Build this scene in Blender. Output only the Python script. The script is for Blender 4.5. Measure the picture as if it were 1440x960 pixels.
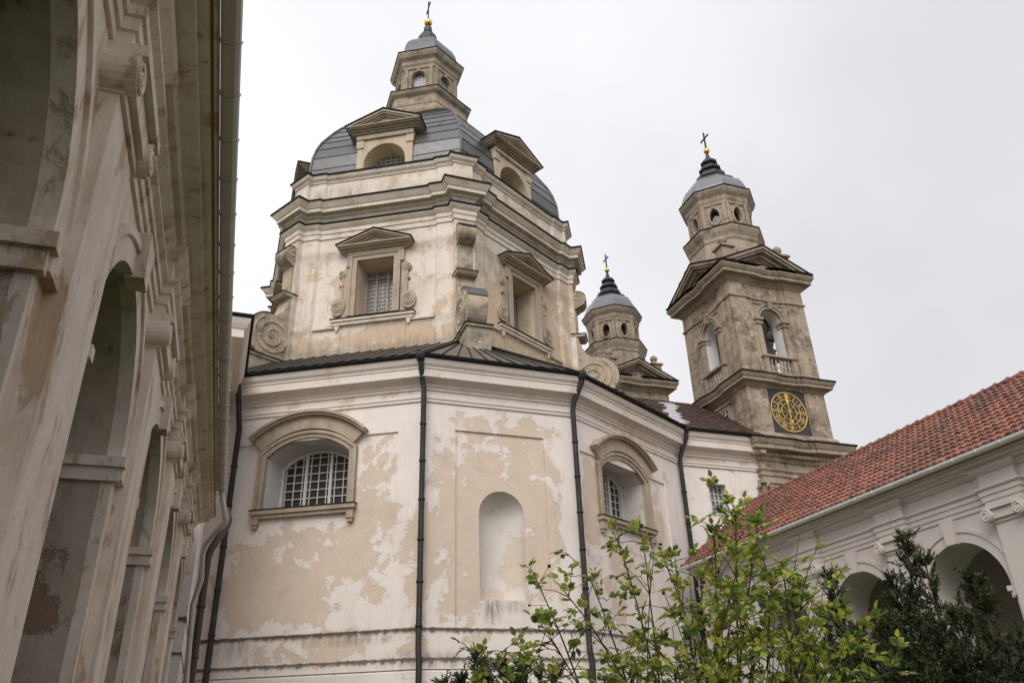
import bpy, bmesh, math, random
from math import sin, cos, pi, radians, sqrt, atan2
from mathutils import Vector, Matrix
from mathutils.geometry import tessellate_polygon
random.seed(7)
for o in list(bpy.data.objects): bpy.data.objects.remove(o)
SC = bpy.context.scene
COL = SC.collection
# ------------------------------------------------------------------ camera
# world origin is the photographer's eye, 1.65 m above the lawn; y is the long axis of the court
GZ = -1.65
FPX, PITCH, ROLL, YAW = 1115.81, radians(27.156), radians(-1.990), radians(20.360)
Fv = Vector((sin(YAW)*cos(PITCH), cos(YAW)*cos(PITCH), sin(PITCH)))
R0 = Vector((cos(YAW), -sin(YAW), 0)); U0 = R0.cross(Fv)
Rv = cos(ROLL)*R0 + sin(ROLL)*U0; Uv = -sin(ROLL)*R0 + cos(ROLL)*U0
cam = bpy.data.cameras.new('camera'); camo = bpy.data.objects.new('camera', cam); COL.objects.link(camo)
cam.sensor_width = 36; cam.lens = FPX/1440*36; cam.clip_end = 3000; cam.clip_start = .05
camo.matrix_world = Matrix(((Rv.x, Uv.x, -Fv.x, 0), (Rv.y, Uv.y, -Fv.y, 0), (Rv.z, Uv.z, -Fv.z, 0), (0, 0, 0, 1)))
SC.camera = camo
def ray(x, y): return Rv*((x-720)/FPX) - Uv*((y-480)/FPX) + Fv
def atd(x, y, d):                     # point at horizontal distance d
    r = ray(x, y); return r*(d/sqrt(r.x*r.x+r.y*r.y))
# ------------------------------------------------------------------ sky, sun, exposure
SUN_EL, SUN_AZ = radians(44), radians(212)     # azimuth clockwise from +y: high, behind the camera and to the left
W = bpy.data.worlds.new('World'); SC.world = W; W.use_nodes = True
nt = W.node_tree; nt.nodes.clear()
wo = nt.nodes.new('ShaderNodeOutputWorld'); bg = nt.nodes.new('ShaderNodeBackground')
sky = nt.nodes.new('ShaderNodeTexSky'); sky.sky_type = 'NISHITA'; sky.sun_disc = False
sky.sun_elevation = SUN_EL; sky.sun_rotation = SUN_AZ; sky.air_density = 1.5; sky.dust_density = 4
hs = nt.nodes.new('ShaderNodeHueSaturation'); hs.inputs['Saturation'].default_value = .12
nt.links.new(sky.outputs[0], hs.inputs['Color'])
tc = nt.nodes.new('ShaderNodeTexCoord'); nz = nt.nodes.new('ShaderNodeTexNoise')
nz.inputs['Scale'].default_value = 2.2; nz.inputs['Detail'].default_value = 5
nt.links.new(tc.outputs['Generated'], nz.inputs['Vector'])
sepw = nt.nodes.new('ShaderNodeSeparateXYZ'); nt.links.new(tc.outputs['Generated'], sepw.inputs[0])
mrx = nt.nodes.new('ShaderNodeMapRange')       # cloud deck: a little thinner to the left of the church
mrx.inputs[1].default_value = -.2; mrx.inputs[2].default_value = .9
mrx.inputs[3].default_value = 8.4; mrx.inputs[4].default_value = 5.9
nt.links.new(sepw.outputs[0], mrx.inputs[0])
mrn = nt.nodes.new('ShaderNodeMapRange'); mrn.inputs[1].default_value = .3; mrn.inputs[2].default_value = .7
mrn.inputs[3].default_value = .87; mrn.inputs[4].default_value = 1.07
nt.links.new(nz.outputs[0], mrn.inputs[0])
mm = nt.nodes.new('ShaderNodeMath'); mm.operation = 'MULTIPLY'
nt.links.new(mrx.outputs[0], mm.inputs[0]); nt.links.new(mrn.outputs[0], mm.inputs[1])
cc = nt.nodes.new('ShaderNodeMixRGB'); cc.blend_type = 'MULTIPLY'; cc.inputs[0].default_value = 1
cc.inputs[1].default_value = (1.0, .99, 1.035, 1); nt.links.new(mm.outputs[0], cc.inputs[2])
mx = nt.nodes.new('ShaderNodeMixRGB'); mx.inputs[0].default_value = .9    # overcast deck over the clear-sky model
nt.links.new(hs.outputs[0], mx.inputs[1]); nt.links.new(cc.outputs[0], mx.inputs[2])
nt.links.new(mx.outputs[0], bg.inputs[0]); bg.inputs[1].default_value = .10
nt.links.new(bg.outputs[0], wo.inputs[0])
sl = bpy.data.lights.new('sun', 'SUN'); sl.energy = 1.5; sl.angle = radians(40); sl.color = (1, .95, .89)
so = bpy.data.objects.new('sun', sl); COL.objects.link(so); so.location = (0, 0, 60)
sd = Vector((sin(SUN_AZ)*cos(SUN_EL), cos(SUN_AZ)*cos(SUN_EL), sin(SUN_EL)))
so.rotation_euler = sd.to_track_quat('Z', 'Y').to_euler()
VS = SC.view_settings; SC.display_settings.display_device = 'sRGB'
VS.view_transform = 'Standard'; VS.look = 'None'; VS.gamma = 1; VS.exposure = .45; VS.use_curve_mapping = False
# ------------------------------------------------------------------ materials
class NT:
    def __init__(s, name):
        s.m = bpy.data.materials.new(name); s.m.use_nodes = True; s.t = s.m.node_tree
        s.t.nodes.clear(); s.out = s.t.nodes.new('ShaderNodeOutputMaterial')
        s.b = s.t.nodes.new('ShaderNodeBsdfPrincipled'); s.t.links.new(s.b.outputs[0], s.out.inputs[0])
        g = s.t.nodes.new('ShaderNodeNewGeometry'); s.pos = g.outputs['Position']; s.island = g.outputs['Random Per Island']
    def _in(s, sock, v):
        if hasattr(v, 'is_linked') or isinstance(v, bpy.types.NodeSocket): s.t.links.new(v, sock)
        elif isinstance(v, tuple) and len(v) == 3 and sock.type == 'RGBA': sock.default_value = (*v, 1)
        else: sock.default_value = v
    def math(s, op, a, b=0.0, c=None, clamp=False):
        n = s.t.nodes.new('ShaderNodeMath'); n.operation = op; n.use_clamp = clamp
        s._in(n.inputs[0], a); s._in(n.inputs[1], b)
        if c is not None: s._in(n.inputs[2], c)
        return n.outputs[0]
    def vmap(s, scale=(1, 1, 1), loc=(0, 0, 0), rot=(0, 0, 0), src=None):
        n = s.t.nodes.new('ShaderNodeMapping'); s.t.links.new(src or s.pos, n.inputs[0])
        n.inputs['Scale'].default_value = scale; n.inputs['Location'].default_value = loc; n.inputs['Rotation'].default_value = rot
        return n.outputs[0]
    def noise(s, scale, detail=5, rough=.6, vec=None, dist=0.0):
        n = s.t.nodes.new('ShaderNodeTexNoise'); n.inputs['Scale'].default_value = scale
        n.inputs['Detail'].default_value = detail; n.inputs['Roughness'].default_value = rough; n.inputs['Distortion'].default_value = dist
        s.t.links.new(vec or s.pos, n.inputs['Vector']); return n.outputs[0]
    def voro(s, scale, vec=None, out='Distance'):
        n = s.t.nodes.new('ShaderNodeTexVoronoi'); n.inputs['Scale'].default_value = scale
        s.t.links.new(vec or s.pos, n.inputs['Vector']); return n.outputs[out]
    def rng(s, v, a, b, c=0.0, d=1.0, smooth=False):
        n = s.t.nodes.new('ShaderNodeMapRange'); n.clamp = True
        if smooth: n.interpolation_type = 'SMOOTHSTEP'
        s._in(n.inputs[0], v)
        for i, x in enumerate((a, b, c, d)): n.inputs[i+1].default_value = x
        return n.outputs[0]
    def mix(s, f, a, b, mode='MIX'):
        n = s.t.nodes.new('ShaderNodeMixRGB'); n.blend_type = mode
        s._in(n.inputs[0], f); s._in(n.inputs[1], a); s._in(n.inputs[2], b); return n.outputs[0]
    def ramp(s, f, stops):
        n = s.t.nodes.new('ShaderNodeValToRGB'); s.t.links.new(f, n.inputs[0]); e = n.color_ramp.elements
        while len(e) > 1: e.remove(e[-1])
        e[0].position = stops[0][0]; e[0].color = (*stops[0][1], 1)
        for p, c in stops[1:]:
            k = e.new(p); k.color = (*c, 1)
        return n.outputs[0]
    def z(s):
        n = s.t.nodes.new('ShaderNodeSeparateXYZ'); s.t.links.new(s.pos, n.inputs[0]); return n.outputs[2]
    def done(s, col, rough=.85, bump=None, bstr=.2, bdist=.02, metal=0.0, spec=.3):
        s._in(s.b.inputs['Base Color'], col); s._in(s.b.inputs['Roughness'], rough)
        s._in(s.b.inputs['Metallic'], metal); s.b.inputs['Specular IOR Level'].default_value = spec
        if bump is not None:
            n = s.t.nodes.new('ShaderNodeBump'); n.inputs['Strength'].default_value = bstr; n.inputs['Distance'].default_value = bdist
            s.t.links.new(bump, n.inputs['Height']); s.t.links.new(n.outputs[0], s.b.inputs['Normal'])
        return s.m
def blobs(n, lst):
    """sum of soft bumps at real places on a wall: where the limewash has come away"""
    acc = None
    for (x, y, z, rx, rz, w) in lst:
        v = n.vmap((1/rx, 1/rx, 1/rz), (-x/rx, -y/rx, -z/rz))
        l = n.t.nodes.new('ShaderNodeVectorMath'); l.operation = 'LENGTH'; n.t.links.new(v, l.inputs[0])
        f = n.rng(l.outputs['Value'], .35, 1.25, w, 0.0, True)
        acc = f if acc is None else n.math('ADD', acc, f)
    return acc
def plaster(name, white, under, thr, places=None, ledges=(), grime=.35, fine=.08, streak=.25, peelscale=1.3, dark=(.10, .085, .07), soft=.018, chips=.5, stains=None, zs=1.0):
    n = NT(name)
    big = n.noise(peelscale, 12, .68, n.vmap((1, 1, zs)), dist=.25)
    big = n.math('ADD', big, n.math('MULTIPLY', n.math('SUBTRACT', n.noise(6.5, 6, .7), .5), .10))
    if places: big = n.math('ADD', big, blobs(n, places))
    peel = n.rng(big, thr, thr+soft, smooth=True)
    edge = n.rng(n.math('ABSOLUTE', n.math('SUBTRACT', big, thr+.004)), 0, .02, 1, 0)
    und = n.mix(n.noise(2.2, 6, .65), tuple(c*.87 for c in under), tuple(min(1, c*1.13) for c in under))
    wht = n.mix(n.noise(.8, 6, .6), tuple(c*.90 for c in white), white)
    wht = n.mix(n.rng(n.noise(3.1, 8, .75), .5, .8), wht, tuple((a+b)/2 for a, b in zip(white, under)))
    chip = n.rng(n.noise(4.2, 10, .72, n.vmap(loc=(5, 9, 2))), .60, .63)
    peel = n.math('MULTIPLY', peel, n.math('SUBTRACT', 1.0, n.math('MULTIPLY', chip, chips)))
    halo = n.math('MULTIPLY', n.rng(big, thr-.10, thr+.01, smooth=True), n.rng(n.noise(2.6, 9, .75, n.vmap(loc=(3, 1, 8))), .40, .60))
    wht = n.mix(n.math('MULTIPLY', halo, .36), wht, und)
    col = n.mix(peel, wht, und)
    gran = n.rng(n.noise(38, 3, .8), .3, .7, .93, 1.06)
    gc = n.t.nodes.new('ShaderNodeCombineXYZ')
    for q in range(3): n.t.links.new(gran, gc.inputs[q])
    col = n.mix(1.0, col, gc.outputs[0], 'MULTIPLY')
    col = n.mix(n.math('MULTIPLY', edge, .25), col, tuple(c*1.05 for c in white))
    # rain streaks and dirt
    st = n.noise(1.0, 6, .7, n.vmap((5, 5, .35)))
    col = n.mix(n.math('MULTIPLY', n.rng(st, .52, .8), streak), col, tuple(c*.62 for c in under))
    gr = n.noise(.45, 8, .7)
    col = n.mix(n.math('MULTIPLY', n.rng(gr, .5, .78), grime), col, (.30, .25, .20))
    sp = n.noise(9, 4, .7)
    col = n.mix(n.math('MULTIPLY', n.rng(sp, .63, .74), fine*3), col, (.33, .27, .21))
    wv = n.t.nodes.new('ShaderNodeVectorMath'); wv.operation = 'ADD'
    wn = n.t.nodes.new('ShaderNodeTexNoise'); wn.inputs['Scale'].default_value = 2.2; wn.inputs['Detail'].default_value = 6
    n.t.links.new(n.pos, wn.inputs['Vector']); n.t.links.new(n.pos, wv.inputs[0]); n.t.links.new(wn.outputs['Color'], wv.inputs[1])
    vc = n.t.nodes.new('ShaderNodeTexVoronoi'); vc.feature = 'DISTANCE_TO_EDGE'; vc.inputs['Scale'].default_value = .75
    n.t.links.new(n.vmap((1, 1, .7), src=wv.outputs[0]), vc.inputs['Vector'])
    ck = n.math('MULTIPLY', n.rng(vc.outputs[0], .0, .008, 1, 0), n.rng(n.noise(.6, 3), .5, .6))
    col = n.mix(n.math('MULTIPLY', ck, .45), col, (.20, .16, .125))
    if stains:
        f = n.math('MULTIPLY', blobs(n, stains), n.rng(n.noise(1.0, 8, .75, n.vmap((7, 7, 1.2))), .38, .62), clamp=True)
        col = n.mix(f, col, dark)
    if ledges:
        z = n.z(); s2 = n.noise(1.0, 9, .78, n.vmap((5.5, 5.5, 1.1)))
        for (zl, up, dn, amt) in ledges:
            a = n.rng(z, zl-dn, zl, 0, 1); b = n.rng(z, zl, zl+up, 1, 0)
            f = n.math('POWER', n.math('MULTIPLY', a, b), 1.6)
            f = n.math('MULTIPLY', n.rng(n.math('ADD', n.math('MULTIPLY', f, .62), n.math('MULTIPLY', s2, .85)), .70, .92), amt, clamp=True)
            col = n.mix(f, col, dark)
    h = n.math('ADD', n.math('MULTIPLY', peel, -1.1), n.math('ADD', n.math('MULTIPLY', n.noise(14, 6, .65), .35), n.math('MULTIPLY', n.noise(1.6, 3), .8)))
    return n.done(col, .9, h, .5, .022)
def stone(name, c1, c2, dark=(.07, .062, .05), blot=.6, pale=.35, blocks=None, scale=1.0, pc=(.52, .47, .40)):
    n = NT(name)
    a = n.noise(.55*scale, 8, .68); col = n.mix(n.rng(a, .32, .68), c1, c2)
    b = n.noise(1.7*scale, 9, .72, dist=.3)
    col = n.mix(n.math('MULTIPLY', n.rng(b, .5, .66), blot), col, dark)
    st = n.noise(1.0, 7, .72, n.vmap((4.5, 4.5, .3)))
    col = n.mix(n.math('MULTIPLY', n.rng(st, .5, .75), blot*.75), col, tuple(c*1.15 for c in dark))
    p = n.noise(2.6*scale, 7, .7, n.vmap(loc=(13, 7, 3)))
    col = n.mix(n.math('MULTIPLY', n.rng(p, .54, .64), pale), col, pc)
    h = n.math('ADD', n.math('MULTIPLY', n.noise(11, 7, .7), .6), n.math('MULTIPLY', n.noise(2.5, 4), .6))
    if blocks:
        br = n.t.nodes.new('ShaderNodeTexBrick'); br.inputs['Scale'].default_value = 1
        br.inputs['Brick Width'].default_value = blocks[0]; br.inputs['Row Height'].default_value = blocks[1]
        br.inputs['Mortar Size'].default_value = .012; br.inputs['Color1'].default_value = (.84, .84, .84, 1)
        br.inputs['Color2'].default_value = (1.12, 1.1, 1.06, 1); br.inputs['Mortar'].default_value = (.72, .70, .67, 1); br.inputs['Bias'].default_value = .1
        # lay the courses round the four sides: x+y runs along the wall, z up
        sx = n.t.nodes.new('ShaderNodeSeparateXYZ'); n.t.links.new(n.pos, sx.inputs[0])
        cb = n.t.nodes.new('ShaderNodeCombineXYZ'); n.t.links.new(n.math('ADD', sx.outputs[0], sx.outputs[1]), cb.inputs[0]); n.t.links.new(sx.outputs[2], cb.inputs[1])
        n.t.links.new(cb.outputs[0], br.inputs['Vector'])
        col = n.mix(.7, col, br.outputs['Color'], 'MULTIPLY')
    return n.done(col, .92, h, .5, .025)
def metal(name, c, rough=.5, var=.3, met=.0, patina=None, spec=.5):
    n = NT(name); a = n.noise(2.4, 6, .65)
    col = n.mix(a, tuple(x*(1-var) for x in c), tuple(x*(1+var) for x in c))
    if patina:
        col = n.mix(n.rng(n.noise(3.1, 7, .7), .48, .66), col, patina)
    r = n.rng(n.noise(5, 5, .6), .3, .7, rough*.8, min(1, rough*1.25))
    return n.done(col, r, n.noise(7, 4), .12, .01, met, spec)
# positions used by wall wear and building
XC, YC, RD, YN, HW = 7.7505, 33.701, 7.5195, 22.237, 2.471
def az(a): a = radians(a); return Vector((sin(a), cos(a), 0))
W1 = Vector((XC-HW, YN, 0)); W2 = Vector((XC+HW, YN, 0))
UL, NL = az(300), az(210)      # left window wall: runs from W1 back to the left
UR, NR = az(60), az(150)       # right window wall
def lw(s, z, o=0): p = W1+UL*s+NL*o; return (p.x, p.y, z)
def rw(s, z, o=0): p = W2+UR*s+NR*o; return (p.x, p.y, z)
PL = [(*lw(3.9, 4.5), 2.7, 1.6, .23), (*lw(1.5, 6.6), .9, 2.6, .19), (*lw(.25, 5.0), .5, 1.8, .12), (*lw(5.3, 3.9), 1.0, 1.0, .10), (*lw(3.0, 6.0), 2.0, .5, .05),
      (XC-1.1, YN, 5.9, 1.35, 3.4, .25), (XC+.9, YN, 6.2, 1.3, 3.2, .26), (XC, YN, 9.0, 2.2, .6, .13), (XC, YN, 2.6, 2.6, .4, .05), (*lw(3.2, 2.55), 3.6, .5, .15), (XC+.3, YN, 3.5, 1.1, .35, -.14), (XC+2.3, YN, 6, .45, 4, -.08), (XC-2.35, YN, 5, .35, 3, .10),
      (*rw(.9, 7.0), .8, 2.2, .16), (*rw(5.0, 7.2), .6, 1.4, .22), (*rw(2.5, 4.6), 1.8, 1.5, .18), (*lw(3, 10), 3.2, .35, .09), (*rw(3, 9.95), 3.2, .4, .12), (18, 25.8, 9.9, 2.4, .4, .15)]
M = {}
M['wall'] = plaster('limewashed_plaster', (.79, .725, .68), (.625, .51, .41), .625, PL,
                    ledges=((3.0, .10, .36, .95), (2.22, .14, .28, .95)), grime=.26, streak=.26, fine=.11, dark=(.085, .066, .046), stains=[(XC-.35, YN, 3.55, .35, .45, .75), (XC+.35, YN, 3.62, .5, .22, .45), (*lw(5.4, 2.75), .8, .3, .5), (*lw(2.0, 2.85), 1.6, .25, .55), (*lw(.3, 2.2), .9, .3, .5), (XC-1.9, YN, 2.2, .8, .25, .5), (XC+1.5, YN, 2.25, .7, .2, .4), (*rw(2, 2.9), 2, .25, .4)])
M['niche'] = plaster('niche_plaster', (.69, .645, .60), (.62, .53, .44), .64, [(XC+.75, YN+.3, 4.9, .75, 1.1, .26), (XC-.2, YN+.5, 4.0, .7, .4, .2)], grime=.1, streak=.1)
M['cornice'] = plaster('cornice_plaster', (.755, .685, .63), (.61, .505, .40), .58, soft=.1, grime=.3, streak=.16)
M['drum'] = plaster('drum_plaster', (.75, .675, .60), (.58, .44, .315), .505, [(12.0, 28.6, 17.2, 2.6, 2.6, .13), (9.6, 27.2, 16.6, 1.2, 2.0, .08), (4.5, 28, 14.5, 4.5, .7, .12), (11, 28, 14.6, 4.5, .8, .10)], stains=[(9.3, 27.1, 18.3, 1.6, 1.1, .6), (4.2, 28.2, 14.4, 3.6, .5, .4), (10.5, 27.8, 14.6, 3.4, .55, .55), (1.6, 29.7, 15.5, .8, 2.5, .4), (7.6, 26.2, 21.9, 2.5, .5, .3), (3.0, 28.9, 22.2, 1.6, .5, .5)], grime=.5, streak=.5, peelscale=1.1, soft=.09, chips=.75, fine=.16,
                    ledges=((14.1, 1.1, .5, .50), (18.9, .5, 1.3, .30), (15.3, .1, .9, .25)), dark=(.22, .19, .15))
M['drum_trim'] = plaster('drum_cornice_plaster', (.73, .65, .57), (.58, .475, .37), .50, soft=.15, grime=.42, streak=.5, fine=.13)
M['trim'] = stone('sandstone_trim', (.36, .295, .225), (.46, .38, .29), blot=.35, pale=.15)
M['weathered'] = stone('weathered_scroll_stone', (.36, .295, .22), (.48, .40, .305), dark=(.10, .095, .06), blot=.9, pale=.45)
M['moss'] = stone('mossy_pedestal_stone', (.27, .235, .19), (.36, .31, .24), dark=(.085, .085, .055), blot=.7, pale=.75, pc=(.58, .50, .40))
M['tower'] = stone('tower_sandstone', (.245, .192, .145), (.45, .362, .275), dark=(.075, .06, .046), blot=.9, pale=.6, pc=(.58, .50, .41), blocks=(.95, .48))
M['tower_trim'] = stone('tower_cornice_stone', (.265, .21, .16), (.43, .35, .27), dark=(.09, .08, .062), blot=.6, pale=.3)
M['lantern'] = stone('lantern_stone', (.28, .222, .168), (.43, .35, .27), dark=(.08, .067, .052), blot=.7, pale=.5)
M['dormer_trim'] = stone('dormer_cornice_stone', (.38, .32, .25), (.48, .41, .32), dark=(.12, .10, .08), blot=.55, pale=.3)
M['dormer'] = stone('dormer_plaster', (.50, .41, .30), (.60, .50, .38), dark=(.16, .13, .10), blot=.4, pale=.3)
M['cap'] = metal('dark_tin_capping', (.016, .015, .014), .75, .4, spec=.15)
M['pipe'] = metal('dark_downpipe_metal', (.030, .026, .023), .6, .3, patina=(.040, .048, .045), spec=.25)
M['rust_pipe'] = metal('brown_downpipe_metal', (.055, .03, .024), .5, .25)
M['pale_pipe'] = metal('pale_gutter_metal', (.70, .70, .68), .42, .08, .0)
M['grey_gutter'] = metal('dull_zinc_gutter', (.47, .43, .385), .5, .2, .0)
M['lead'] = metal('grey_sheet_roofing', (.062, .061, .065), .34, .45, .0, spec=.7)
M['lead_pale'] = metal('pale_sheet_roofing', (.15, .15, .165), .35, .3, .0, spec=.7)
M['lead_dark'] = metal('dark_spire_sheet', (.035, .036, .04), .5, .35, .0, spec=.4)
M['tin_roof'] = metal('weathered_tin_roof', (.135, .115, .095), .6, .45, .0, patina=(.07, .06, .05), spec=.3)
M['gold'] = metal('gilded_metal', (.80, .50, .12), .33, .12, .9)
M['gilt_paint'] = metal('gilt_clock_paint', (.78, .52, .13), .45, .1, .25)
M['iron'] = metal('wrought_iron', (.04, .038, .036), .6, .2)
M['black'] = metal('black_clock_board', (.032, .028, .03), .55, .2)
M['bronze'] = metal('dark_bell_bronze', (.03, .028, .026), .4, .3, .6)
M['white_frame'] = metal('white_window_paint', (.60, .585, .56), .5, .06)
M['grille'] = metal('faded_window_grille', (.33, .29, .25), .6, .15)
def glassmat(name, c, r=.12):
    n = NT(name); v = n.noise(1.6, 3); col = n.mix(v, tuple(x*.6 for x in c), tuple(x*1.4 for x in c))
    return n.done(col, n.rng(n.noise(4, 3), .3, .7, r*.6, r*1.6), n.noise(2.2, 2), .15, .02, 0, .5)
M['glass'] = glassmat('old_dark_pane_glass', (.035, .032, .03))
M['pale_glass'] = glassmat('milky_pane_glass', (.23, .235, .24), .2)
M['inside'] = plaster('bell_chamber_plaster', (.82, .80, .78), (.7, .64, .58), .70, grime=.12)
M['reveal'] = plaster('reveal_plaster', (.62, .59, .56), (.52, .44, .36), .66, grime=.2)
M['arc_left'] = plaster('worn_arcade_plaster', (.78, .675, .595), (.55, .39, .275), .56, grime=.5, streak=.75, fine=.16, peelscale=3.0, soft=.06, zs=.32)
M['arc_in'] = plaster('arcade_vault_plaster', (.25, .20, .155), (.165, .12, .085), .54, grime=.55, streak=.35, soft=.08)  # dark brown takes in the passage's shade as well as its staining
M['arc_soffit'] = plaster('stained_shaded_arch_plaster', (.47, .39, .32), (.25, .17, .115), .55, grime=.5, streak=.5, soft=.06)  # brown stain, with the dimmer light under the arches put into the colour too
M['arc_right'] = plaster('clean_arcade_plaster', (.63, .575, .54), (.52, .45, .38), .67, grime=.28, streak=.2)
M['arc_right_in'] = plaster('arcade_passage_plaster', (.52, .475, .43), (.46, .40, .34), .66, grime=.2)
n = NT('red_clay_tiles'); isl = n.island
tcol = n.ramp(isl, [(0, (.13, .055, .04)), (.25, (.21, .082, .055)), (.6, (.29, .112, .072)), (.85, (.25, .125, .09)), (1, (.12, .06, .047))])
tcol = n.mix(n.math('MULTIPLY', n.rng(n.noise(.55, 8, .75), .45, .65), .6), tcol, (.10, .062, .048))
tcol = n.mix(n.math('MULTIPLY', n.rng(n.noise(7, 5, .7), .55, .75), .35), tcol, (.07, .05, .042))
M['tiles'] = n.done(tcol, .62, n.noise(18, 4), .25, .01, 0, .35)
n = NT('old_brown_tiles'); tcol = n.ramp(n.island, [(0, (.045, .028, .023)), (.5, (.075, .045, .037)), (1, (.105, .062, .05))])
tcol = n.mix(n.math('MULTIPLY', n.rng(n.noise(1.5, 6, .7), .5, .7), .55), tcol, (.06, .062, .04))
M['brown_tiles'] = n.done(tcol, .85, n.noise(14, 4), .3, .01)
n = NT('snow'); M['snow'] = n.done((.80, .81, .84), .7, n.noise(8, 4), .3, .02)
n = NT('lawn'); M['lawn'] = n.done(n.mix(n.noise(3, 8, .7), (.035, .055, .018), (.075, .10, .035)), .95, n.noise(30, 5), .6, .03)
def leafmat(name, stops, tr=.3, rough=.5):
    n = NT(name); c = n.ramp(n.island, stops)
    n.done(c, rough, spec=.35)
    t = n.t.nodes.new('ShaderNodeBsdfTranslucent'); n.t.links.new(c, t.inputs[0])
    m = n.t.nodes.new('ShaderNodeMixShader'); m.inputs[0].default_value = tr
    n.t.links.new(n.b.outputs[0], m.inputs[1]); n.t.links.new(t.outputs[0], m.inputs[2]); n.t.links.new(m.outputs[0], n.out.inputs[0])
    return n.m
M['rose_leaf'] = leafmat('rose_leaves', [(0, (.09, .16, .045)), (.2, (.17, .28, .065)), (.45, (.32, .42, .085)), (.7, (.52, .57, .11)), (.9, (.75, .66, .12)), (1, (.30, .22, .06))], .5)
M['juniper_pale'] = leafmat('pale_juniper_needles', [(0, (.04, .065, .025)), (.5, (.075, .115, .04)), (1, (.13, .17, .06))], .15, .6)
M['juniper_leaf'] = leafmat('juniper_needles', [(0, (.018, .032, .013)), (.5, (.036, .060, .020)), (.85, (.07, .095, .028)), (1, (.12, .09, .035))], .12, .6)
n = NT('bark'); M['bark'] = n.done(n.mix(n.noise(20, 5), (.04, .03, .022), (.09, .075, .05)), .9)
n = NT('green_stem'); M['stem'] = n.done(n.mix(n.noise(6, 4), (.06, .055, .025), (.10, .10, .04)), .7)
n = NT('rose_hip'); M['hip'] = n.done(n.mix(n.noise(9, 2), (.11, .022, .02), (.055, .02, .018)), .4)
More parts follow.
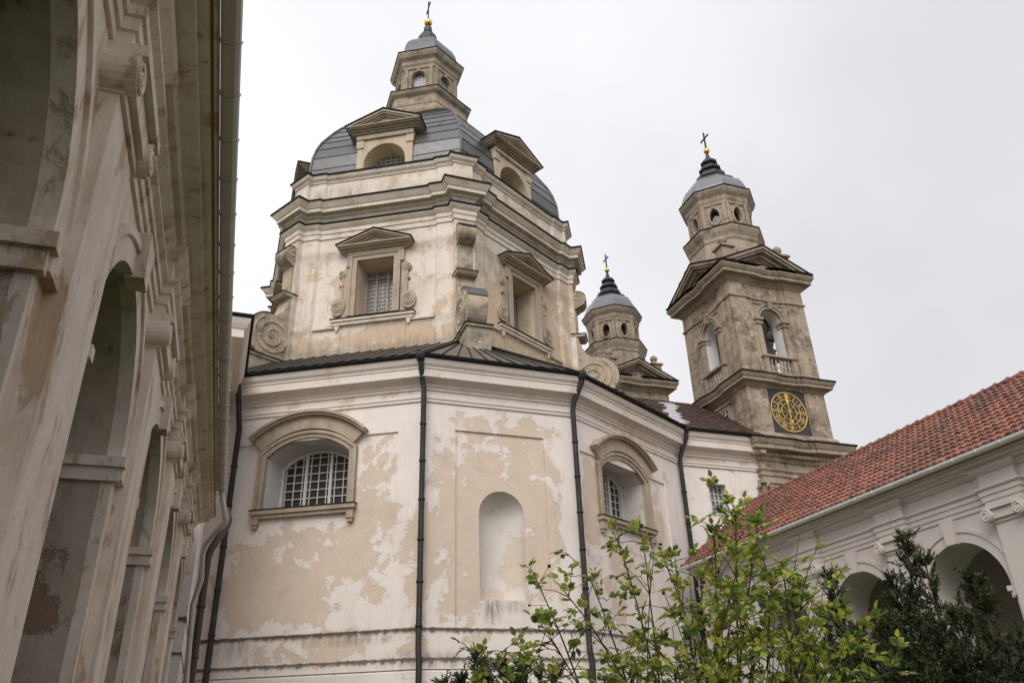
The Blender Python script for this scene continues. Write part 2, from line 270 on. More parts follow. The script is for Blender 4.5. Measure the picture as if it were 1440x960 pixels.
# ------------------------------------------------------------------ mesh helpers
Z = Vector((0, 0, 1))
class Frame:
    """wall frame: s along the wall, z up, o outwards"""
    def __init__(s, org, u, n): s.p, s.u, s.n = Vector(org), Vector(u), Vector(n)
    def __call__(s, a, z, o=0): return s.p + s.u*a + Z*z + s.n*o
class MB:
    def __init__(s): s.v = []; s.f = []; s.sm = []
    def add(s, vs, fs, smooth=False):
        b = len(s.v); s.v += [Vector(v) for v in vs]; s.f += [tuple(i+b for i in f) for f in fs]; s.sm += [smooth]*len(fs)
    def prism(s, pts, off):
        off = Vector(off); n = len(pts); pts = [Vector(p) for p in pts]
        tri = tessellate_polygon([pts])
        s.add(pts+[p+off for p in pts], [tuple(t) for t in tri]+[tuple(i+n for i in reversed(t)) for t in tri]+[(i, (i+1) % n, (i+1) % n+n, i+n) for i in range(n)])
    def fprism(s, fr, pts, o0, o1): s.prism([fr(a, z, o0) for a, z in pts], fr.n*(o1-o0))
    def fbox(s, fr, a0, a1, z0, z1, o0, o1): s.fprism(fr, [(a0, z0), (a1, z0), (a1, z1), (a0, z1)], o0, o1)
    def box(s, lo, hi):
        x0, y0, z0 = lo; x1, y1, z1 = hi
        s.prism([(x0, y0, z0), (x1, y0, z0), (x1, y1, z0), (x0, y1, z0)], (0, 0, z1-z0))
    def plate(s, fr, outline, holes, o0, o1, sides=True, holesides=True):
        """wall slab from depth o0 (front) to o1 (back) with openings"""
        loops = [outline]+list(holes)
        for o in (o0, o1):
            L = [[fr(a, z, o) for a, z in l] for l in loops]
            flat = [p for l in L for p in l]; s.add(flat, [tuple(t) for t in tessellate_polygon(L)])
        for k, l in enumerate(loops):
            if (k == 0 and not sides) or (k and not holesides): continue
            n = len(l); s.add([fr(a, z, o0) for a, z in l]+[fr(a, z, o1) for a, z in l], [(i, (i+1) % n, (i+1) % n+n, i+n) for i in range(n)])
    def sweep(s, path, prof, closed=False):
        """moulding: profile (out, z) carried along a plan path, outside on the right of travel, mitred"""
        n = len(path); P = [Vector((p[0], p[1])) for p in path]; mit = []
        for i in range(n):
            d0 = (P[i]-P[i-1]).normalized() if (closed or i) else None
            d1 = (P[(i+1) % n]-P[i]).normalized() if (closed or i < n-1) else None
            d0 = d0 or d1; d1 = d1 or d0
            n0 = Vector((d0.y, -d0.x)); n1 = Vector((d1.y, -d1.x)); m = n0+n1
            if m.length < 1e-6: m = n0
            m = m.normalized(); mit.append(m/max(.35, m.dot(n0)))
        k = len(prof); vs = [(P[i].x+mit[i].x*o, P[i].y+mit[i].y*o, z) for i in range(n) for o, z in prof]; fs = []
        for i in range(n if closed else n-1):
            j = (i+1) % n
            for a in range(k):
                b = (a+1) % k; fs.append((i*k+a, j*k+a, j*k+b, i*k+b))
        if not closed:
            for i in (0, n-1):
                t = tessellate_polygon([[Vector((o, z, 0)) for o, z in prof]]); fs += [tuple(i*k+q for q in f) for f in t]
        s.add(vs, fs)
    def lathe(s, c, prof, N=16, rot=0, smooth=True, wid=None):
        c = Vector(c); k = len(prof); vs = []
        for i in range(N):
            a = rot+2*pi*i/N
            for r, z in prof: vs.append(c+Vector((r*cos(a), r*sin(a), z)))
        fs = [(i*k+a, ((i+1) % N)*k+a, ((i+1) % N)*k+a+1, i*k+a+1) for i in range(N) for a in range(k-1)]
        for e in (0, k-1):
            if prof[e][0] > 1e-4: fs.append(tuple(i*k+e for i in range(N)))
        s.add(vs, fs, smooth)
    def tube(s, pts, r, N=6, smooth=True):
        pts = [Vector(p) for p in pts]; n = len(pts); vs = []; fs = []
        rr = r if isinstance(r, (list, tuple)) else [r]*n; ref = None
        for i in range(n):
            d = (pts[min(i+1, n-1)]-pts[max(i-1, 0)]).normalized()
            if ref is None: ref = d.orthogonal().normalized()
            ref = (ref-d*ref.dot(d)); ref = ref.normalized() if ref.length > 1e-5 else d.orthogonal().normalized()
            b = d.cross(ref)
            for k in range(N):
                a = 2*pi*k/N; vs.append(pts[i]+(ref*cos(a)+b*sin(a))*rr[i])
        for i in range(n-1):
            for k in range(N): fs.append((i*N+k, i*N+(k+1) % N, (i+1)*N+(k+1) % N, (i+1)*N+k))
        fs += [tuple(range(N)), tuple((n-1)*N+k for k in range(N))]
        s.add(vs, fs, smooth)
    def ball(s, c, r, N=14, H=8):
        s.lathe(c, [(max(1e-5, r*sin(pi*i/H)), -r*cos(pi*i/H)) for i in range(H+1)], N)
    def rod(s, fr, a0, z0, a1, z1, w, o0, o1):
        d = Vector((a1-a0, z1-z0)); d.normalize(); q = Vector((-d.y, d.x))*w/2
        s.fprism(fr, [(a0+q.x, z0+q.y), (a1+q.x, z1+q.y), (a1-q.x, z1-q.y), (a0-q.x, z0-q.y)], o0, o1)
    def build(s, name, mat, parent=None, base=(0, 0, 0)):
        me = bpy.data.meshes.new(name); base = Vector(parent['base']) if parent is not None and 'base' in parent.keys() else Vector(base)
        me.from_pydata([v-base for v in s.v], [], s.f); me.polygons.foreach_set('use_smooth', s.sm)
        bm = bmesh.new(); bm.from_mesh(me); bmesh.ops.recalc_face_normals(bm, faces=bm.faces); bm.to_mesh(me); bm.free()
        me.materials.append(M[mat]); o = bpy.data.objects.new(name, me); COL.objects.link(o)
        o['base'] = tuple(base)
        if parent is not None: o.parent = parent
        else: o.location = base
        return o
def thing(name, base, label, cat, group=None):
    o = bpy.data.objects.new(name, None); COL.objects.link(o); o.location = base; o.empty_display_size = .3
    o['base'] = tuple(base); o['label'] = label; o['category'] = cat
    if group: o['group'] = group
    return o
def tag(o, label, cat, group=None):
    o['label'] = label; o['category'] = cat
    if group: o['group'] = group
    return o
def tree_copy(o, loc=None, parent=None):
    c = o.copy(); COL.objects.link(c)
    if parent is not None: c.parent = parent
    if loc is not None: c.location = loc
    for ch in list(o.children): tree_copy(ch, None, c)
    return c
def arc(cx, cz, r, a0, a1, n, rz=None):
    rz = rz or r
    return [(cx+r*cos(radians(a0+(a1-a0)*i/n)), cz+rz*sin(radians(a0+(a1-a0)*i/n))) for i in range(n+1)]
def archloop(cx, hw, z0, zs, n=16, rise=None):
    """opening: sill z0, springing zs"""
    return [(cx-hw, z0), (cx+hw, z0)]+arc(cx, zs, hw, 0, 180, n, rise or hw)
def segarch(cx, hw, z0, zs, rise, n=12):
    R = (hw*hw+rise*rise)/(2*rise); a = math.degrees(math.asin(hw/R))
    return [(cx-hw, z0), (cx+hw, z0)]+[(x, z) for x, z in arc(cx, zs+rise-R, R, 90-a, 90+a, n)]
def spiral(fr, a, z, r, o, turns=2.2, w=.03, flip=1, n=40, mb=None, start=90):
    pts = []
    for i in range(n+1):
        t = i/n; rr = r*(1-t)**.8*.95+r*.08; an = radians(start)+flip*t*turns*2*pi
        pts.append(fr(a+rr*cos(an), z+rr*sin(an), o))
    mb.tube(pts, w, 5)
def lattice(fr, outline, xs, zs, w, o0, o1, mb, shape=None):
    """glazing bars at positions xs (vertical) and zs, cut by shape(x)->top z"""
    for x in xs:
        zt = shape(x) if shape else outline[3]
        mb.fbox(fr, x-w/2, x+w/2, outline[2], zt, o0, o1)
    for z in zs:
        a0, a1 = outline[0], outline[1]
        if shape:
            st = [outline[0]+(outline[1]-outline[0])*i/60 for i in range(61)]; ok = [q for q in st if shape(q) >= z]
            if not ok: continue
            a0, a1 = ok[0], ok[-1]
        mb.fbox(fr, a0, a1, z-w/2, z+w/2, o0+.002, o1-.002)
def pediment(fr, cx, z, hw, h, o, parent, mat='trim', cap=True, t=.17, back=0.0, tymp=None, name='pediment'):
    """triangular pediment: level cornice, raking cornice in three steps, recessed tympanum"""
    m = MB(); k = h/hw
    def chev(w, tt, zz): # chevron between outer slope and a parallel one tt lower
        hh = w*k
        return [(cx-w, zz), (cx, zz+hh), (cx+w, zz), (cx+w-tt/k*.98, zz), (cx, zz+hh-tt), (cx-w+tt/k*.98, zz)]
    m.fprism(fr, [(cx-hw*.9, z), (cx+hw*.9, z), (cx, z+h*.9)], back, o*.35)
    for w, tt, oo in ((hw, t*.45, o), (hw-.02, t*.8, o*.86), (hw-.05, t*1.15, o*.62)):
        m.fprism(fr, chev(w, tt, z+.003*(w == hw)), back, oo)
    for w, z0, z1, oo in ((hw-.01, z-.05, z-.002, o*.97), (hw-.06, z-.11, z-.05, o*.80), (hw-.12, z-.19, z-.11, o*.5), (hw-.2, z-.27, z-.19, o*.28)):
        m.fbox(fr, cx-w, cx+w, z0, z1, back, oo)
    p = m.build(name, mat, parent)
    if cap:
        c = MB(); w = hw+.04; hh = w*k
        c.fprism(fr, [(cx-w, z+.01), (cx, z+hh+.012), (cx+w, z+.01), (cx+w, z+.045), (cx, z+hh+.05), (cx-w, z+.045)], back, o+.04)
        c.build('tin_capping', 'cap', p)
    return p
def tiles_on(fr, L, H, tw, th, mat, name, parent, amp=.035, skew=0, wmin=0.0, wmax=None, lift=.03):
    """pantiles: each tile its own little curved shell; frame: s along eave, z up the slope, o off the roof"""
    m = MB(); rows = int(H/th)+1; cols = int(L/tw)+1; K = 5
    for r in range(rows):
        for c in range(cols):
            a = c*tw; z0 = r*th-.02; z1 = min(H, (r+1)*th+.05)
            if z0 >= H or a < wmin or (wmax and a > wmax(z0)): continue
            vs = []; jz = random.gauss(0, .012); jo = random.uniform(0, .016)
            for q in range(K):
                t = q/(K-1); x = a+tw*1.04*t; o = amp*(sin(pi*t*1.0)*1.0 if t < .7 else sin(pi*.7)*(1-(t-.7)/.3)*.9)
                vs.append(fr(x, z0+jz, o+lift+.012+jo)); vs.append(fr(x, z1, o+.006)); vs.append(fr(x, z0+jz, o+jo))
            fs = []
            for q in range(K-1):
                i = q*3; fs += [(i, i+3, i+4, i+1), (i, i+2, i+5, i+3)]
            m.add(vs, fs, False)
    return m.build(name, mat, parent)
def ring(path, o):
    pass
# ------------------------------------------------------------------ ground
g = MB(); g.add([(-600, -600, GZ), (600, -600, GZ), (600, 900, GZ), (-600, 900, GZ)], [(0, 1, 2, 3)])
go = g.build('ground', 'lawn'); go['kind'] = 'structure'
# ================================================================== CHURCH
church = thing('church', (XC, YC, GZ), 'pale domed church with peeling limewash, grey dome and lantern', 'church')
FL, FR, FN = Frame(W1, UL, NL), Frame(W2, UR, NR), Frame((XC, YN, 0), (1, 0, 0), (0, -1, 0))
LL = 6.85; LR = 7.1
W0 = W1+UL*LL; W3 = W2+UR*LR
CB, CT = 10.18, 10.92            # main cornice bottom and top
# ---- lower walls: outer skin with openings, panels sunk 6 cm
def wall_skin(fr, a0, a1, panel, hole, name):
    m = MB(); z0, z1 = GZ-.2, 10.9
    pl = [(panel[0], panel[2]), (panel[1], panel[2]), (panel[1], panel[3]), (panel[0], panel[3])]
    m.plate(fr, [(a0, z0), (a1, z0), (a1, z1), (a0, z1)], [pl], 0, -.055)
    h = [hole] if hole else []
    e = .02
    m.plate(fr, [(panel[0]-e, panel[2]-e), (panel[1]+e, panel[2]-e), (panel[1]+e, panel[3]+e), (panel[0]-e, panel[3]+e)], h, -.057, -.5, holesides=False)
    return m.build(name, 'wall', church)
LWC, RWC = 3.68, 2.86
openL = segarch(LWC, 1.36, 6.62, 8.28, .55); openR = segarch(RWC, 1.36, 6.62, 8.28, .55)
nich = archloop(0, .72, 3.8, 6.27, 20)
wallL = wall_skin(FL, 0, LL, (.80, 6.05, 3.0, 8.75), openL, 'window_wall')
wallN = wall_skin(FN, -HW, HW, (-1.46, 1.46, 3.0, 8.82), nich, 'niche_wall')
wallR = wall_skin(FR, 0, LR, (.36, 5.72, 3.0, 8.6), openR, 'window_wall')
# niche: half-round hollow with a quarter dome
m = MB(); N = 20; K = 14
vs = []; fs = []
rows = [3.8, 6.27]
for z in rows:
    for i in range(N+1):
        t = pi*i/N; vs.append(FN(-.72*cos(t), z, -.057-.62*sin(t)))
fs += [(i, i+1, N+2+i, N+1+i) for i in range(N)]
m.add(vs, fs, True)
vs = []; fs = []
for j in range(K+1):
    e = (pi/2)*j/K
    for i in range(N+1):
        t = pi*i/N; vs.append(FN(-.72*cos(t)*cos(e), 6.27+.72*sin(e)*1.0, -.057-.62*sin(t)*cos(e)))
for j in range(K): fs += [(j*(N+1)+i, j*(N+1)+i+1, (j+1)*(N+1)+i+1, (j+1)*(N+1)+i) for i in range(N)]
m.add(vs, fs, True)
m.add([FN(-.72*cos(pi*i/N), 3.8, -.057-.62*sin(pi*i/N)) for i in range(N+1)], [tuple(range(N+1))])
m.build('niche', 'niche', church)
# small wall between the window wall and the tower
YS = 25.8
FS = Frame((W3.x, YS, 0), (1, 0, 0), (0, -1, 0))
SWL = 20.4-W3.x
sx0, sx1 = 17.55-W3.x, 18.32-W3.x
m = MB(); hole = [(sx0, 7.75), (sx1, 7.75), (sx1, 9.0), (sx0, 9.0)]
m.plate(FS, [(-.3, GZ-.2), (SWL, GZ-.2), (SWL, 10.9), (-.3, 10.9)], [[(sx0-.012, 7.738), (sx1+.012, 7.738), (sx1+.012, 9.012), (sx0-.012, 9.012)]], 0, -.5, holesides=False)
m.build('side_wall', 'wall', church)
# plinth ledges, string course, main cornice and gutter follow the plan of the walls
WX = [(W0.x, W0.y), (W1.x, W1.y), (W2.x, W2.y), (W3.x, W3.y), (20.25, YS)]
m = MB(); m.sweep(WX, [(-.02, GZ-.1), (.13, GZ-.1), (.13, 1.90), (.02, 1.94), (-.02, 1.94)])
m.sweep(WX, [(-.02, 1.97), (.07, 1.97), (.07, 2.16), (.0, 2.23), (-.02, 2.23)])
m.build('plinth', 'wall', church)
m = MB(); m.sweep(WX, [(-.02, 9.66), (.05, 9.66), (.05, 9.74), (.08, 9.76), (.08, 9.83), (.02, 9.86), (-.02, 9.86)])
m.build('string_course', 'cornice', church)
m = MB(); m.sweep(WX, [(-.05, 10.05), (.05, 10.05), (.05, 10.13), (.09, 10.15), (.11, 10.24), (.17, 10.27), (.19, 10.30), (.40, 10.35), (.40, 10.60), (.43, 10.62), (.43, 10.67), (.50, 10.75), (.54, 10.86), (.54, 10.91), (-.05, 10.91)])
m.build('cornice', 'cornice', church)
m = MB(); m.sweep(WX, [(.50, 10.915), (.64, 10.935), (.67, 11.02), (.60, 11.05), (.4, 11.06), (.4, 10.92)])
m.build('gutter', 'cap', church)
# ---- deep windows of the lower walls
def big_window(fr, c, op):
    f = MB(); outer = segarch(c, 1.62, 6.40, 8.45, .62); mid = segarch(c, 1.50, 6.5, 8.38, .6)
    # moulded stone frame
    f.plate(fr, segarch(c, 1.60, 6.60, 8.40, .62), [segarch(c, 1.36, 6.601, 8.28, .55)], .06, -.2)
    f.plate(fr, segarch(c, 1.60, 6.601, 8.41, .63), [segarch(c, 1.50, 6.602, 8.35, .60)], .11, .0)
    w = f.build('window', 'trim', church)
    h = MB()   # segmental hood in three steps
    def band(r0, o, lo, hi, tb):
        hw = r0; rise = .78*r0/1.93; R = (hw*hw+rise*rise)/(2*rise); a = math.degrees(math.asin(hw/R)); czz = 9.66-lo-R
        out = arc(c, czz, R, 90-a, 90+a, 22); inn = arc(c, czz, R-tb, 90+a, 90-a, 22)
        h.fprism(fr, out+inn, -.05, o)
    band(1.93, .34, 0, 0, .085); band(1.88, .27, .083, 0, .07); band(1.78, .13, .15, 0, .42)
    h.build('hood', 'trim', w)
    s = MB(); s.fbox(fr, c-1.66, c+1.66, 6.47, 6.60, -.1, .17); s.fbox(fr, c-1.60, c+1.60, 6.36, 6.47, -.1, .10)
    for d in (-1.5, 1.5):
        s.fbox(fr, c+d-.11, c+d+.11, 6.18, 6.36, -.05, .12); s.fbox(fr, c+d-.08, c+d+.08, 6.08, 6.18, -.05, .08)
    s.build('sill', 'trim', w)
    t = MB(); t.fbox(fr, c-1.68, c+1.68, 6.602, 6.625, -.1, .2); t.fbox(fr, c-1.35, c+1.35, 6.626, 6.66, -1.05, -.1); t.build('sill_capping', 'cap', w)
    r = MB(); n = len(op); D = -1.0; sp = .12   # splayed reveal
    ins = segarch(c, 1.36-sp, 6.66, 8.22, .5)
    r.add([fr(a, z, -.1) for a, z in op]+[fr(a, z, D) for a, z in ins], [(i, (i+1) % n, (i+1) % n+n, i+n) for i in range(n)])
    r.build('reveal', 'reveal', w)
    gl = MB(); L = [[fr(a, z, D+.02) for a, z in ins]]; gl.add(L[0], [tuple(q) for q in tessellate_polygon(L)]); gl.build('pane', 'glass', w)
    b = MB(); hw = 1.36-sp; top = lambda x: 8.22-.03+.5-(((x-c)**2)*.5/hw**2)*1.0
    lattice(fr, (c-hw, c+hw, 6.66, 8.7), [c+hw*k/9*2 for k in (-4, -3, -2, 2, 3, 4, -1, 0, 1) if True], [6.66+.262*k for k in range(1, 8)], .028, D+.03, D+.075, b, top)
    for x in (c-hw+.04, c-hw/3, c+hw/3, c+hw-.04): b.fbox(fr, x-.045, x+.045, 6.66, top(x)-.02, D+.03, D+.12)
    b.fbox(fr, c-hw, c+hw, 6.66, 6.75, D+.03, D+.115)
    pts = segarch(c, hw, 6.66, 8.22, .5); pi2 = segarch(c, hw-.09, 6.75, 8.17, .46)
    b.plate(fr, pts, [pi2], D+.11, D+.03)
    b.build('glazing_bars', 'white_frame', w)
    return w
big_window(FL, LWC, openL); big_window(FR, RWC, openR)
# small grilled window of the side wall
f = MB(); f.plate(FS, [(sx0-.02, 7.73), (sx1+.02, 7.73), (sx1+.02, 9.02), (sx0-.02, 9.02)], [hole], .01, -.4); w = f.build('window', 'reveal', church)
gl = MB(); gl.fbox(FS, sx0, sx1, 7.75, 9.0, -.36, -.34); gl.build('pane', 'pale_glass', w)
b = MB()
for i in range(5): x = sx0+.02+(sx1-sx0-.04)*i/4; b.fbox(FS, x-.018, x+.018, 7.75, 9.0, -.30, -.27)
for i in range(5): z = 7.9+.26*i; b.fbox(FS, sx0, sx1, z-.018, z+.018, -.31, -.28)
b.build('grille', 'white_frame', w)
# ---- lean-to roof between eaves and drum
V = [Vector((XC+RD*sin(radians(a)), YC-RD*cos(radians(a)), 0)) for a in (-60, 0, 60)]
def off(p, d0, d1, o):
    pass
def eave(o):
    P = []; pts = [Vector(p) for p in WX]
    ds = [(pts[i+1]-pts[i]).normalized() for i in range(4)]
    ns = [Vector((d.y, -d.x)) for d in ds]
    P.append(pts[0]+ns[0]*o)
    for i in range(1, 4):
        mm_ = (ns[i-1]+ns[i]).normalized(); P.append(pts[i]+mm_*(o/mm_.dot(ns[i])))
    P.append(pts[4]+ns[3]*o); return P
E = eave(.55); ZE, ZD = 11.02, 14.1
e3 = [Vector((p.x, p.y, ZE)) for p in E]; v3 = [Vector((v.x, v.y, ZD)) for v in V]
m = MB(); m.add([e3[0], e3[1], v3[1], v3[0]], [(0, 1, 2, 3)]); m.add([e3[1], e3[2], v3[1]], [(0, 1, 2)]); m.add([e3[2], e3[3], v3[2], v3[1]], [(0, 1, 2, 3)])
th = [Vector((0, 0, -.08))]*1
rf = m.build('lower_roof', 'tin_roof', church)
m = MB()
def seams(a0, a1, b0, b1, n):
    for i in range(n+1):
        t = i/n; p = a0.lerp(a1, t); q = b0.lerp(b1, t); up = Vector((0, 0, .045)); side = (a1-a0).normalized()*.014
        m.prism([p-side, p+side, q+side, q-side], up)
seams(e3[1], e3[0], v3[1], v3[0], 16); seams(e3[2], e3[3], v3[1], v3[2], 15)
for i in range(1, 10):
    p = e3[1].lerp(e3[2], i/10); m.prism([p+Vector((-.014, 0, 0)), p+Vector((.014, 0, 0)), p.lerp(v3[1], .97)+Vector((.014, 0, 0)), p.lerp(v3[1], .97)+Vector((-.014, 0, 0))], (0, 0, .045))
for p in (e3[1], e3[2]): m.tube([p+Vector((0, 0, .03)), v3[1]+Vector((0, 0, .03))], .05, 6)
m.build('roof_seam', 'cap', rf)
# ---- brown tiled roof running back behind the tower and the snow lying on it
FRf = Frame((15.2, E[3].y+.05, 11.03), (1, 0, 0), (0, 0, 0))
sl_ = Vector((0, .808, .589)).normalized()
class Slope(Frame):
    def __init__(s, org, u, up): s.p, s.u, s.up = Vector(org), Vector(u).normalized(), Vector(up).normalized(); s.n = s.u.cross(s.up)*(1 if s.u.cross(s.up).z > 0 else -1)
    def __call__(s, a, z, o=0): return s.p+s.u*a+s.up*z+s.n*o
SB = Slope((14.2, E[3].y+.02, 11.05), (1, 0, 0), sl_)
m = MB(); m.fprism(SB, [(-.0, 0), (11, 0), (11, 10.2), (0, 10.2)], -.08, -.02) if False else m.prism([SB(2.0, 0, -.02), SB(5.9, 0, -.02), SB(5.9, 5.0, -.02), SB(-1.0, 5.0, -.02)], SB.n*-.06)
br = m.build('rear_roof', 'brown_tiles', church)
tiles_on(Slope(SB(2.0, 0), SB.u, SB.up), 3.9, 5.0, .21, .3, 'brown_tiles', 'roof_tiles', br, amp=.02, lift=.02)
# ================================================================== DRUM
def hexpath(R, pw=.43, strip=.62, so=.10, po=.10):
    """hexagon with a stepped pier on each corner; clockwise seen from below so the outside is right of travel"""
    P = []; C = Vector((XC, YC))
    for k in range(6):
        a = radians(-60+60*k); r = Vector((sin(a), -cos(a))); t = Vector((cos(a), sin(a)))
        def at(tt, rr): q = C+r*rr+t*tt; return (q.x, q.y)
        wl = lambda tt: R-abs(tt)*math.tan(radians(30))
        e = pw+strip
        so_ = so/cos(radians(30))
        P += [at(-e, wl(e)), at(-e+so*.5, wl(e-so*.5)+so_), at(-pw, wl(pw)+so_), at(-pw, R+po), at(pw, R+po), at(pw, wl(pw)+so_), at(e-so*.5, wl(e-so*.5)+so_), at(e, wl(e))]
    return P
HP = hexpath(RD)
m = MB(); m.sweep(HP, [(0, 11.0), (0, 21.0), (-.4, 21.0), (-.4, 11.0)], True) if False else None
# drum walls: six faces, the two seen ones with window openings, plus piers
DF = []
for k in range(6):
    a = radians(-60+60*k); b = radians(60*k)
    p = Vector((XC+RD*sin(a), YC-RD*cos(a), 0)); q = Vector((XC+RD*sin(b), YC-RD*cos(b), 0))
    mid = (p+q)/2; n_ = Vector((mid.x-XC, mid.y-YC, 0)).normalized(); u_ = (q-p).normalized()
    DF.append((Frame(mid, u_, n_), RD/2))
OPW, OPZ0, OPZ1 = .80, 15.72, 18.38
for k, (fr, hw) in enumerate(DF):
    m = MB(); hole = [(-OPW, OPZ0), (OPW, OPZ0), (OPW, OPZ1), (-OPW, OPZ1)]
    m.plate(fr, [(-hw, 11.0), (hw, 11.0), (hw, 21.2), (-hw, 21.2)], [hole], 0, -.25, sides=False, holesides=False)
    m.build('drum_wall', 'drum', church)
for k in range(6):
    m = MB(); p = HP[k*8:k*8+8]; m.sweep(p, [(0, 12.0), (0, 21.2), (-.3, 21.2), (-.3, 12.0)]); m.build('corner_pier', 'drum', church)
# dado ledge under the windows and the dado panels
for fr, hw in DF:
    for a0, a1 in ((-hw+1.05/cos(radians(30)), -1.62), (1.62, hw-1.05/cos(radians(30)))):
        m = MB(); m.fbox(fr, a0, a1, 15.26, 15.32, -.02, .085); m.fbox(fr, a0, a1, 15.32, 15.45, -.02, .045); m.build('dado_ledge', 'drum', church)
    for a0 in (-1.35, 1.35): m = MB(); m.fbox(fr, a0-.02, a0+.02, 14.0, 15.26, -.02, .04); m.build('dado_strip', 'drum', church)
m = MB()
m.sweep(HP, [(-.2, 19.70), (.05, 19.70), (.05, 19.93), (.09, 19.95), (.09, 20.14), (.13, 20.17), (.22, 20.28), (.24, 20.38), (-.2, 20.40)], True)
m.build('architrave', 'drum_trim', church)
m = MB(); m.sweep(HP, [(.20, 20.36), (.285, 20.36), (.285, 20.425), (.0, 20.45), (0, 20.41)], True); m.build('tin_capping', 'cap', church)
m = MB()
m.sweep(HP, [(-.3, 20.62), (.03, 20.62), (.08, 20.74), (.16, 20.79), (.18, 20.86), (.40, 20.90), (.40, 21.06), (.44, 21.08), (.52, 21.20), (.58, 21.30), (.58, 21.36), (-.3, 21.40)], True)
m.build('drum_cornice', 'drum_trim', church)
m = MB(); m.sweep(HP, [(.5, 21.33), (.625, 21.33), (.625, 21.41), (.0, 21.47), (-.3, 21.47), (-.3, 21.405)], True); m.build('tin_capping', 'cap', church)
HA = hexpath(RD-.10, so=.08, po=.02)
m = MB(); m.sweep(HA, [(-.3, 21.3), (0, 21.3), (0, 22.85), (-.3, 22.85)], True)
m.build('attic', 'drum', church)
m = MB(); m.sweep(HA, [(-.2, 22.80), (.04, 22.80), (.06, 22.88), (.16, 22.98), (.20, 23.10), (.20, 23.16), (-.2, 23.2)], True); m.build('attic_cornice', 'drum_trim', church)
m = MB(); m.sweep(HA, [(.12, 23.13), (.245, 23.13), (.245, 23.215), (-.5, 23.30), (-.5, 23.20), (.12, 23.19)], True); m.build('tin_capping', 'cap', church)
